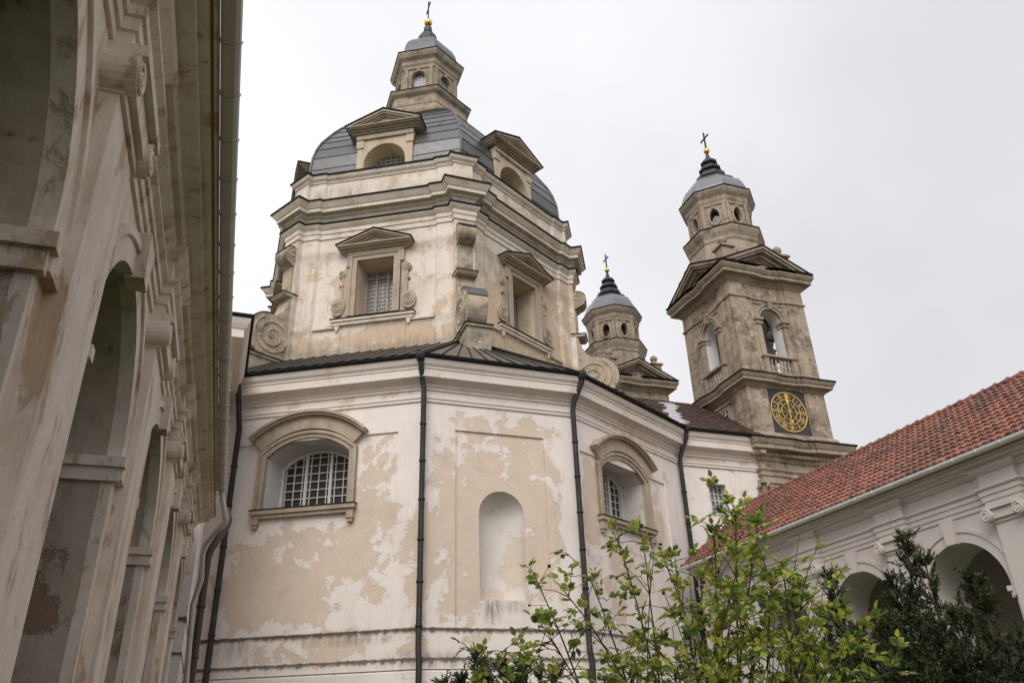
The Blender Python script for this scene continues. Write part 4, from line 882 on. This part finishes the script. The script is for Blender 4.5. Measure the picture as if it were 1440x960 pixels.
m = MB(); m.lathe(LC, [(1.0, 25.83), (1.22, 25.86), (1.20, 25.96), (.68, 26.14), (.64, 26.26), (.80, 26.36), (.80, 26.52), (.68, 26.66), (.46, 26.74), (.43, 26.86), (.60, 26.94), (.60, 27.06), (.48, 27.18), (.33, 27.24), (.30, 27.36), (.45, 27.44), (.45, 27.54), (.34, 27.66), (.18, 27.74), (.11, 28.0), (.06, 28.25)], 8, r8, False); m.build('spire', 'lead_dark', l2)
m = MB(); m.ball((LX, LY, 28.38), .17); m.build('finial_ball', 'gold', l2)
m = MB(); cross(m, (LX, LY, 28.5), 1.15, .36); m.build('cross', 'iron', l2)
# the far tower is a copy of this one, taken before the clock goes on
far = tree_copy(tower, (22.07, 40.11, GZ))
far['label'] = 'farther stone bell tower partly hidden behind the domed church, without clock'
# clock
fr = Frame(TF[0](-.02, 12.43, .03), TF[0].u, TF[0].n)
CK = .97
m = MB(); m.fbox(fr, -.96, .96, -1.03, 1.05, -.08, .03); ck = m.build('clock', 'black', tower)
m = MB(); m.plate(fr, [(-1.02, -1.09), (1.02, -1.09), (1.02, 1.11), (-1.02, 1.11)], [[(-.961, -1.031), (.961, -1.031), (.961, 1.051), (-.961, 1.051)]], .06, -.05); m.build('clock_surround', 'tower_trim', ck)
m = MB()
def annulus(r0, r1, o): m.fprism(fr, arc(0, 0, r1, 0, 360, 64)[:-1]+[], .031, o) if False else m.plate(fr, arc(0, 0, r1, 0, 360, 64)[:-1], [arc(0, 0, r0, 0, 360, 64)[:-1]], o, .028)
annulus(.872, .91, .05); annulus(.552, .58, .05); annulus(.362, .386, .05)
def radial(a, pts, w):
    """strokes given as (across, out) pairs, standing on the ring with their feet to the centre"""
    ca, sa = cos(a), sin(a)
    for (x0, r0, x1, r1) in pts:
        p = (r0*sa+x0*ca, r0*ca-x0*sa); q = (r1*sa+x1*ca, r1*ca-x1*sa); m.rod(fr, p[0], p[1], q[0], q[1], w, .028, .052)
NUM = ['XII', 'I', 'II', 'III', 'IIII', 'V', 'VI', 'VII', 'VIII', 'IX', 'X', 'XI']
r0, r1 = .615, .83; cw = {'I': .062, 'V': .125, 'X': .125}
for h, t in enumerate(NUM):
    a = h*pi/6; wd = sum(cw[c] for c in t); x = -wd/2
    for c in t:
        w_ = cw[c]; xm = x+w_/2
        if c == 'I': radial(a, [(xm, r0, xm, r1)], .024)
        if c == 'V': radial(a, [(xm-.045, r1, xm, r0), (xm+.045, r1, xm, r0)], .022)
        if c == 'X': radial(a, [(xm-.045, r1, xm+.045, r0), (xm+.045, r1, xm-.045, r0)], .022)
        x += w_
    b = a+pi/12; c2 = .72; m.fprism(fr, [(c2*sin(b)+.034*cos(q*pi/2), c2*cos(b)+.034*sin(q*pi/2)) for q in range(4)], .028, .05)
for k in range(4):
    a = k*pi/2
    radial(a, [(x, .41, x, .525) for x in [(-.025*(k)+.05*i) for i in range(k+1)]], .02)
    for b in (a+pi/4,): m.fprism(fr, [(.466*sin(b)+.038*cos(q*pi/2), .466*cos(b)+.038*sin(q*pi/2)) for q in range(4)], .028, .05)
for k in range(8): radial(k*pi/4, [(0, .03, 0, .345)], .013)
m.build('clock_numerals', 'gilt_paint', ck)
m = MB(); a = radians(-4); H = Frame(fr.p+fr.n*.06, fr.u*cos(a)-Z*sin(a), fr.n)
def hand(pts):
    ca, sa = cos(a), sin(a); m.fprism(fr, [(x*ca+y*sa, y*ca-x*sa) for x, y in pts], .065, .085)
hand([(-.02, -.30), (.02, -.30), (.018, .40), (.075, .40), (.06, .54), (.03, .58), (.07, .74), (0, .84), (-.07, .74), (-.03, .58), (-.06, .54), (-.075, .40), (-.018, .40)])
hand([(-.05, -.52), (.05, -.52), (.05, -.40), (-.05, -.40)]); m.fprism(fr, arc(0, 0, .05, 0, 360, 14)[:-1], .06, .10)
m.build('clock_hand', 'gilt_paint', ck)
# bell hanging in the near tower
bell = thing('bell', (TX, TY, 15.0), 'dark bronze bell hanging in the clock tower arch', 'bell')
m = MB(); m.lathe((TX-.05, TY-1.15, 0), [(.62, 15.15), (.60, 15.22), (.50, 15.42), (.42, 15.75), (.38, 16.05), (.30, 16.2), (.1, 16.28)], 18); m.build('bell_body', 'bronze', bell)
m = MB(); m.box((TX-1.3, TY-1.27, 16.34), (TX+1.3, TY-1.03, 16.55)); m.box((TX-.2, TY-1.25, 16.25), (TX+.1, TY-1.05, 17.1))
m.tube([(TX-.2, TY-1.15, 16.5), (TX-.6, TY-1.15, 17.0), (TX-.3, TY-1.15, 17.4)], .06, 6); m.tube([(TX+.1, TY-1.15, 16.5), (TX+.5, TY-1.15, 17.0), (TX+.3, TY-1.15, 17.5)], .06, 6); m.build('bell_yoke', 'iron', bell)
# ================================================================== ARCADES
def arcade(th, base, ang, side, d, y0, y1, c0, bay, r, zs, ptop, mat, matin, gut, scale_o, gutmat, pw=.8, eaveo=.62, roof=True, fz=.24, vo=.30, matsof=None):
    """cloister wing along a line at distance d; side -1 = left of the court, +1 = right"""
    ax = Vector((sin(ang), cos(ang), 0)); nn = Vector((ax.y, -ax.x, 0))*side     # nn points from camera to the wall
    fr = Frame(nn*d, ax, -nn)
    zt = 5.1; thk = 1.05
    cs = [c0+bay*k for k in range(-8, 12) if y0+r+.4 < c0+bay*k < y1-r-.2]
    m = MB(); holes = [archloop(c, r, GZ-.05, zs, 24) for c in cs]
    # notch the arches from the bottom edge
    out = [(y0, GZ-.1)]
    for c in cs: out += [(c-r, GZ-.1)]+[(x, z) for x, z in reversed(arc(c, zs, r, 0, 180, 28))]+[(c+r, GZ-.1)]
    out += [(y1, GZ-.1), (y1, zt), (y0, zt)]
    m.fprism(fr, out, -.10, 0)
    wall = m.build('arcade_wall', mat, th)
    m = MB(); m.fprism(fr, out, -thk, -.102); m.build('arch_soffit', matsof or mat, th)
    m = MB()      # passage behind: back wall, vault, floor
    m.fbox(fr, y0, y1, GZ-.1, zt, -thk-3.2, -thk-2.9); m.fbox(fr, y0, y1, zt-.55, zt-.4, -thk-2.9, -thk-.0)
    for c in cs:
        q = c+bay/2; m.fbox(fr, q-.28, q+.28, GZ, zt-.56, -thk-2.9, -thk-2.75); m.fbox(fr, q-.2, q+.2, zt-.95, zt-.56, -thk-2.75, -thk)
        m.fbox(fr, q-.4, q+.4, zs-.22, zs, -thk-2.92, -thk-2.66)
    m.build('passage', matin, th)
    for c in cs:  # impost blocks on the piers
        for sg in (-1, 1):
            im = MB(); e = c+sg*r; im.fbox(fr, min(e-sg*.05, e+sg*.02), max(e-sg*.05, e+sg*.02), zs-.23, zs-.10, -thk-.04, .05)
            im.fbox(fr, min(e-sg*.09, e+sg*.02), max(e-sg*.09, e+sg*.02), zs-.10, zs, -thk-.06, .09)
            im.fbox(fr, min(e, e+sg*.30), max(e, e+sg*.30), zs-.20, zs-.01, -.02, .07)
            im.build('impost', mat, th)
    for c in cs:
        av = MB(); av.fprism(fr, arc(c, zs, r+.26, 0, 180, 26)+arc(c, zs, r, 180, 0, 26), -.03, .035); av.fprism(fr, arc(c, zs, r+.30, 0, 180, 26)+arc(c, zs, r+.22, 180, 0, 26), -.03, .065)
        av.fprism(fr, [(c-.13, zs+r-.03), (c+.13, zs+r-.03), (c+.18, ptop+.12), (c-.18, ptop+.12)], -.04, .13)
        av.build('archivolt', mat, th)
    ps = [c-bay/2 for c in cs]+[cs[-1]+bay/2]
    ps = [p for p in ps if y0+.3 < p < y1-.3]
    for p in ps:
        m = MB(); m.fbox(fr, p-pw/2, p+pw/2, GZ, ptop-.22, -.02, .12); pl = m.build('pilaster', mat, th)
        m = MB()
        m.fbox(fr, p-pw/2-.02, p+pw/2+.02, ptop-.22, ptop-.14, -.02, .15); m.fbox(fr, p-pw/2, p+pw/2, ptop-.14, ptop+.06, -.02, .20); m.fbox(fr, p-pw/2-.10, p+pw/2+.10, ptop+.06, ptop+.15, -.02, .26)
        for sg in (-1, 1):
            c = p+sg*(pw/2+.03)
            m.fprism(fr, arc(c, ptop-.06, .14, 0, 360, 18)[:-1], -.02, vo); spiral(fr, c, ptop-.06, .125, vo+.005, 1.9, .02, sg, 30, m, 90)
        m.build('capital', mat, pl)
    # entablature breaks forward over every pilaster
    A = []
    for p in sorted(ps): A += [(p-pw/2-.06, 0), (p-pw/2-.06, .11), (p+pw/2+.06, .11), (p+pw/2+.06, 0)]
    A = [(y0, 0)]+A+[(y1, 0)]
    if side > 0: A = A[::-1]
    path = [fr(a, 0, o) for a, o in A]; path = [(q.x, q.y) for q in path]
    if side < 0: pass
    dch = Vector((path[-1][0]-path[0][0], path[-1][1]-path[0][1]))
    right = Vector((dch.y, -dch.x)).normalized()
    if right.dot(Vector((fr.n.x, fr.n.y))) < 0: path = path[::-1]
    z = ptop+.15
    m = MB(); m.sweep(path, [(-.05, z), (.03, z), (.03, z+.10), (.055, z+.105), (.055, z+.22), (.08, z+.225), (.08, z+.32), (.13, z+.36), (.13, z+.40), (.03, z+.42), (.03, z+.42+fz), (.07, z+.44+fz), (.14, z+.51+fz), (.16, z+.56+fz), (-.05, z+.58+fz)])
    m.build('entablature', mat, th)
    zc = z+.58+fz; st = [(y0, 0), (y1, 0)]; q0, q1 = fr(y0, 0), fr(y1, 0); ln = [(q0.x, q0.y), (q1.x, q1.y)]
    dch = q1-q0; right = Vector((dch.y, -dch.x, 0)).normalized()
    if right.dot(fr.n) < 0: ln = ln[::-1]
    m = MB(); m.sweep(ln, [(-.1, zc-.02), (.22, zc-.02), (.25, zc+.02), (eaveo-.16, zc+.05), (eaveo-.16, zc+.12), (eaveo-.10, zc+.13), (eaveo-.02, zc+.19), (eaveo, zc+.23), (-.1, zc+.24)]); m.build('eaves_cornice', mat, th)
    ge = gut
    m = MB(); zg = zc+.27
    if True:
        gp = [(eaveo+.005, zg-.04)]+[(eaveo+.085+.085*cos(radians(t)), zg-.03+.085*sin(radians(t))) for t in range(180, 361, 30)]+[(eaveo+.155, zg-.02), (eaveo+.085, zg-.02), (eaveo+.02, zg-.02)]
        gl_ = [fr(ge[0], 0), fr(ge[1], 0)]; gl_ = [(q.x, q.y) for q in gl_]
        dv = Vector((gl_[1][0]-gl_[0][0], gl_[1][1]-gl_[0][1])); rt = Vector((dv.y, -dv.x))
        if rt.dot(Vector((fr.n.x, fr.n.y))) < 0: gl_ = gl_[::-1]
        m.sweep(gl_, gp)
        k = 0; y = ge[0]+.4
        while y < ge[1]:
            pts = [fr(y, zg-.03+.092*sin(radians(t)), eaveo+.085+.092*cos(radians(t))) for t in range(180, 361, 30)]
            m.tube(pts, .009, 5); y += .62
        gu = m.build('gutter', gutmat, th)
    if roof:
        L = y1-y0; up = (nn*.80+Z*.60); sp = Slope(fr(y0, zc+.27, eaveo+.03), ax, up)
        H = 4.1
        m = MB(); m.prism([sp(0, 0, -.05), sp(L, 0, -.05), sp(L, H, -.05), sp(0, H, -.05)], sp.n*-.1)
        e = sp(0, H, -.05); back = nn*4.48-Z*3.3
        m.prism([sp(0, H, -.05), sp(L, H, -.05), sp(L, H, -.05)+back, sp(0, H, -.05)+back], Z*-.1)
        m.prism([sp(L-.25, .1, -.15), sp(L-.25, H, -.15), sp(L-.25, .1, -.15)+nn*9-Z*.1], ax*.2)
        rb = m.build('roof', 'tiles', th)
        return fr, sp, L, H, rb, zg, eaveo
    return fr, None, 0, 0, None, zg, eaveo
AL = radians(1.2)
left = thing('arcade', (-2.5, 10, GZ), 'shaded cloister arcade with worn plaster and scroll capitals, close at the left edge', 'arcade', 'cloister arcades round the court')
a = 1.235
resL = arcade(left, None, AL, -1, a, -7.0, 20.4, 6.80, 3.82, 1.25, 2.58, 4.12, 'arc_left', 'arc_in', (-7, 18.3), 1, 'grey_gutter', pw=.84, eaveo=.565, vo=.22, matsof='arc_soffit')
AR = radians(.39)
right = thing('arcade', (16, 12, GZ), 'red tiled cloister arcade with pale plaster arches on the right side', 'arcade', 'cloister arcades round the court')
resR = arcade(right, None, AR, 1, 15.35, -4.0, 24.3, 13.62, 3.2, 1.10, 2.68, 4.14, 'arc_right', 'arc_right_in', (-4, 24.4), 1, 'pale_pipe', pw=.74, eaveo=.5)
fr, sp, L, H, rb, zg, eo = resR
tiles_on(sp, L, H, .195, .30, 'tiles', 'roof_tiles', rb, amp=.05, lift=.04)
m = MB(); k = 0
while k*.38 < L:
    p = sp(k*.38, H+.02, .02); q = sp(k*.38+.42, H+.02, .0); m.tube([p, p.lerp(q, .12), q], [.135, .115, .10], 8); k += 1
m.build('ridge_tiles', 'tiles', rb)
fr, sp, L, H, rb, zg, eo = resL
# gutter outlet of the left arcade: pale swan-neck pipe, and the brown pipe beside it
frl = fr
g0 = frl(18.2, zg-.1, eo+.085)
def onp(x, y, dist): return atd(x, y, dist)
pts = [onp(318, 733, 18.3), onp(306, 745, 18.5), onp(289, 765, 18.9), onp(285, 780, 19.0), onp(283, 815, 19.1), onp(277, 832, 19.2), onp(271, 850, 19.25), onp(262, 960, 19.3)]
base = pts[-1].copy(); pts.append(Vector((base.x-.02, base.y, GZ)))
pipe('downpipe', 'grey_gutter', [g0]+pts, .055, None, left)
# ================================================================== WING at the left, joined to the church
wing = thing('church_wing', (-4, 24, GZ), 'tall plastered wing with deep eaves, between the left arcade and the church', 'building')
m = MB(); m.box((-9, 21.15, GZ-.1), (-.62, 26.5, 10.9)); m.build('wing_wall', 'wall', wing)
wp = [(-9, 21.15), (-.62, 21.15), (-.62, 25.6)]
m = MB(); m.sweep(wp, [(-.05, 10.05), (.05, 10.05), (.05, 10.13), (.09, 10.15), (.11, 10.24), (.17, 10.27), (.19, 10.30), (.40, 10.35), (.40, 10.60), (.43, 10.62), (.50, 10.75), (.54, 10.86), (.54, 10.91), (-.05, 10.91)]); m.build('wing_cornice', 'cornice', wing)
m = MB(); m.sweep(wp, [(.48, 10.915), (.60, 10.93), (.62, 11.0), (.55, 11.03), (.3, 11.04), (.3, 10.92)]); m.build('gutter', 'cap', wing)
m = MB(); m.add([(-9, 20.6, 11.0), (-.05, 20.6, 11.0), (-.05, 25.3, 11.0), (-4.5, 25.3, 13.4), (-9, 25.3, 13.4)], [(0, 1, 3, 4), (1, 2, 3)]); m.build('wing_roof', 'tin_roof', wing)
q0 = Vector((-.02, 24.6, 10.9))
pts = [onp(322, 730, 20.2), onp(320, 737, 20.2), onp(297, 772, 20.0), onp(292, 785, 20.0), onp(268, 960, 20.0)]
pts.append(Vector((pts[-1].x, pts[-1].y, GZ)))
m = MB()
pipe('downpipe', 'rust_pipe', [onp(318, 715, 20.3)]+pts, .085, None, wing)
# ================================================================== SHRUBS
rnd = random.Random(11)
def leaflet(m, p, d, nrm, L, W_):
    s = d.cross(nrm).normalized(); n2 = s.cross(d).normalized()
    a, b, c_, t = p, p+d*L*.35+s*W_*.5+n2*W_*.14, p+d*L*.35-s*W_*.5+n2*W_*.14, p+d*L
    b2, c2 = p+d*L*.70+s*W_*.38+n2*W_*.10, p+d*L*.70-s*W_*.38+n2*W_*.10
    mid1, mid2 = p+d*L*.35, p+d*L*.70-n2*L*.03; t = t-n2*L*.10
    m.add([a, b, mid1, c_, b2, mid2, c2, t], [(0, 1, 2), (0, 2, 3), (1, 4, 5, 2), (2, 5, 6, 3), (4, 7, 5), (5, 7, 6)], True)
def rv(): return Vector((rnd.uniform(-1, 1), rnd.uniform(-1, 1), rnd.uniform(-1, 1)))
def compound(m, st, p, d, size):
    d = d.normalized(); L = size*rnd.uniform(1.5, 2.1); up = (Z*1.0+rv()*.5).normalized()
    droop = Vector((0, 0, -1))*rnd.uniform(.1, .5)
    pts = [p+d*L*t+droop*L*t*t*.5 for t in (0, .35, .7, 1)]
    st.tube(pts, .0018, 3)
    n_ = rnd.choice((5, 5, 7)); s = d.cross(up).normalized(); nr = s.cross(d).normalized()
    leaflet(m, pts[-1], (pts[-1]-pts[-2]).normalized()+rv()*.15, nr+rv()*.3, size*rnd.uniform(.9, 1.15), size*.62)
    for i in range((n_-1)//2):
        q = pts[1].lerp(pts[-1], .15+.7*i/max(1, (n_-1)//2-.3))
        for sg in (-1, 1): leaflet(m, q, (s*sg+d*.55+droop*.5+rv()*.18).normalized(), nr+rv()*.35, size*rnd.uniform(.75, 1.05), size*.58)
def curve(p, q, bow, n=10):
    return [p.lerp(q, i/n)+bow*(4*(i/n)*(1-i/n)) for i in range(n+1)]
rose = thing('rose_bush', tuple(atd(985, 960, 4.3)[:2])+(GZ,), 'tall loose rose bush with yellowing green leaves and dark hips in front', 'shrub')
lf, st, hips = MB(), MB(), []
RB = rose.location.copy()
tips = [(1035, 703, 4.3, 3), (1005, 725, 4.4, 2.2), (1065, 735, 4.1, 2.6), (935, 765, 4.5, 2), (868, 735, 4.4, 2.4), (905, 740, 4.6, 1.6), (830, 790, 4.4, 2), (757, 797, 4.3, 1.7), (800, 815, 4.2, 2), (662, 893, 3.9, 1.4), (775, 875, 4.2, 2), (735, 890, 4.1, 1.6),
        (1100, 770, 4.2, 3), (1130, 800, 4.3, 3), (1085, 800, 4.0, 3), (1170, 835, 4.2, 2.6), (1205, 870, 4.1, 2.2), (1255, 920, 4.0, 1.6), (1215, 905, 3.9, 2), (1045, 790, 4.5, 2.4), (985, 790, 4.2, 2.0), (960, 830, 4.1, 2), (1010, 850, 3.9, 2.6), (1060, 870, 3.8, 2.8), (1110, 880, 3.9, 2.6), (1150, 930, 3.8, 2.4), (905, 870, 4.0, 1.6), (870, 905, 4.1, 1.6), (950, 930, 3.8, 2.2), (1020, 940, 3.7, 2.4), (1090, 945, 3.7, 2.2), (890, 950, 3.9, 2.0), (845, 940, 4.0, 1.6), (1000, 760, 4.6, 1.6), (1090, 830, 4.5, 2.0), (1025, 820, 4.0, 2.0)]
for (x, y, d, dens) in tips:
    T = atd(x, y+24, d); B = RB+Vector((rnd.uniform(-.28, .28), rnd.uniform(-.28, .28), 0))
    side = (T-B); side.z = 0
    P = curve(B, T, Z*(.10+.32*min(1.6, side.length))*.8+rv()*.06-side*.12, 16)
    n = len(P); st.tube(P, [max(.0035, .0095*(1-i/n)+.0025) for i in range(n)], 5)
    for i in range(4, n):
        t = i/(n-1)
        if t < .42 and rnd.random() > .12: continue
        k = dens*(.55+1.5*t)
        cnt = int(k)+(1 if rnd.random() < k-int(k) else 0)
        for _ in range(cnt):
            p = P[i]+(P[min(i+1, n-1)]-P[i])*rnd.random(); dd = ((P[i]-P[i-1]).normalized()*.45+rv()+Z*.15).normalized()
            if rnd.random() < .45:
                q = p+dd*rnd.uniform(.05, .22); st.tube([p, p.lerp(q, .5)+Z*.012, q], [.003, .0025, .002], 4)
                for _k in range(rnd.choice((1, 2, 2))): compound(lf, st, q, (dd+rv()*.8), rnd.uniform(.030, .048))
            else: compound(lf, st, p, dd, rnd.uniform(.030, .048))
    if rnd.random() < .75:
        for _ in range(rnd.randint(2, 6)):
            i = rnd.randint(7, n-1); p = P[i]; q = p+(rv()+Z*.5).normalized()*rnd.uniform(.05, .16); st.tube([p, q], .0016, 3); hips.append((q, rnd.uniform(.007, .011)))
for k in range(16):      # bare twigs
    B = RB+rv()*.25; B.z = GZ; x, y = rnd.uniform(820, 1180), rnd.uniform(740, 900); T = atd(x, y, rnd.uniform(3.9, 4.7))
    st.tube(curve(B, T, rv()*.12+Z*.1, 10), [.006-.0004*i for i in range(11)], 4)
st.build('stems', 'stem', rose); lf.build('leaves', 'rose_leaf', rose); 
hm = MB(); hm.ball(RB, .01, 8, 6); h0 = hm.build('rose_hip', 'hip', rose)
for i, (q, r) in enumerate(hips[:100]):
    h = h0 if i == 0 else h0.copy()
    if i: COL.objects.link(h); h.parent = rose
    h.location = q-RB; h.scale = (r/.01,)*3
def juniper(name_label, basepx, spires, seed, d0, cat='shrub', dense=1.0, leaf='juniper_leaf'):
    r_ = random.Random(seed); b = atd(basepx, 955, d0); j = thing('juniper', (b.x, b.y, GZ), name_label, cat, 'dark junipers in the court')
    nd, tr = MB(), MB()
    def r3(): return Vector((r_.uniform(-1, 1), r_.uniform(-1, 1), r_.uniform(-1, 1)))
    def spray(p, d, L):
        d = d.normalized(); n = max(3, int(L/.014)); q = p
        for i in range(n):
            dd = (d+Z*.015*i).normalized(); q = q+dd*(L/n)
            for _ in range(4):
                v = (dd*.75+r3()*.8).normalized(); s = v.cross(r3()).normalized()*.0052; l = r_.uniform(.020, .036)
                nd.add([q-s, q+s, q+v*l], [(0, 1, 2)])
    for (x, y, d, wd, hgt) in spires:
        y += 16
        T = atd(x, y, d); B = Vector((b.x+(T.x-b.x)*.45, b.y+(T.y-b.y)*.45, max(GZ, T.z-hgt)))
        P = curve(B, T, r3()*.05, 14); tr.tube(P, [.022*(1-i/15)+.004 for i in range(15)], 5)
        H_ = (T-B).length; n = int(H_/.0105*dense)
        for i in range(n):
            t = r_.random(); k = t*14; ii = min(13, int(k)); p = P[ii].lerp(P[ii+1], k-ii)
            an = r_.uniform(0, 2*pi); env = (1-t)**.75*.95+.12
            out = Vector((cos(an), sin(an), 0)); L = wd*env*r_.uniform(.35, 1.1)
            dirn = (out*.75+Z*r_.uniform(.5, 1.1)).normalized()
            tr.tube([p, p+dirn*L*.8], .003, 3)
            m_ = max(2, int(L/.05))
            for s_ in range(m_):
                pp = p+dirn*L*(s_+.6)/m_
                spray(pp, dirn+r3()*.6+Z*.2, r_.uniform(.05, .10))
            spray(p+dirn*L*.7, dirn+Z*.3, L*.45+.03)
    tr.build('branches', 'bark', j); nd.build('needles', leaf, j)
    return j
juniper('dark upright juniper with pointed spires before the right arcade', 1255, [(1274, 742, 6.6, .30, 2.6), (1300, 772, 6.5, .22, 1.6), (1246, 850, 6.3, .34, 1.5), (1168, 792, 6.7, .26, 2.2), (1205, 870, 6.4, .32, 1.6), (1285, 860, 6.2, .36, 1.6), (1180, 900, 6.2, .30, 1.3), (1235, 900, 6.0, .34, 1.2), (1160, 850, 6.6, .25, 1.6), (1255, 800, 6.7, .24, 2.0), (1310, 870, 6.4, .3, 1.5)], 21, 6.4)
juniper('dark spreading juniper at the lower right corner with branches leaning right', 1345, [(1370, 797, 5.9, .20, 1.7), (1345, 835, 5.8, .26, 1.6), (1325, 870, 5.7, .28, 1.4), (1385, 905, 5.6, .24, 1.0), (1434, 880, 5.8, .17, .9), (1405, 925, 5.6, .22, .8), (1355, 900, 5.5, .30, 1.2), (1300, 920, 5.6, .30, 1.2), (1425, 950, 5.5, .2, .7), (1265, 930, 5.6, .28, 1.0)], 22, 5.8)
juniper('low green juniper peeping over the bottom edge below the niche', 700, [(668, 908, 6.2, .14, .8), (712, 915, 6.3, .16, .8), (690, 925, 6.1, .18, .7), (738, 918, 6.2, .14, .6), (648, 936, 6.1, .12, .6), (762, 930, 6.2, .13, .5), (785, 934, 6.2, .12, .5), (725, 935, 6.0, .16, .6), (625, 945, 6.1, .1, .5)], 23, 6.2, leaf='juniper_pale')
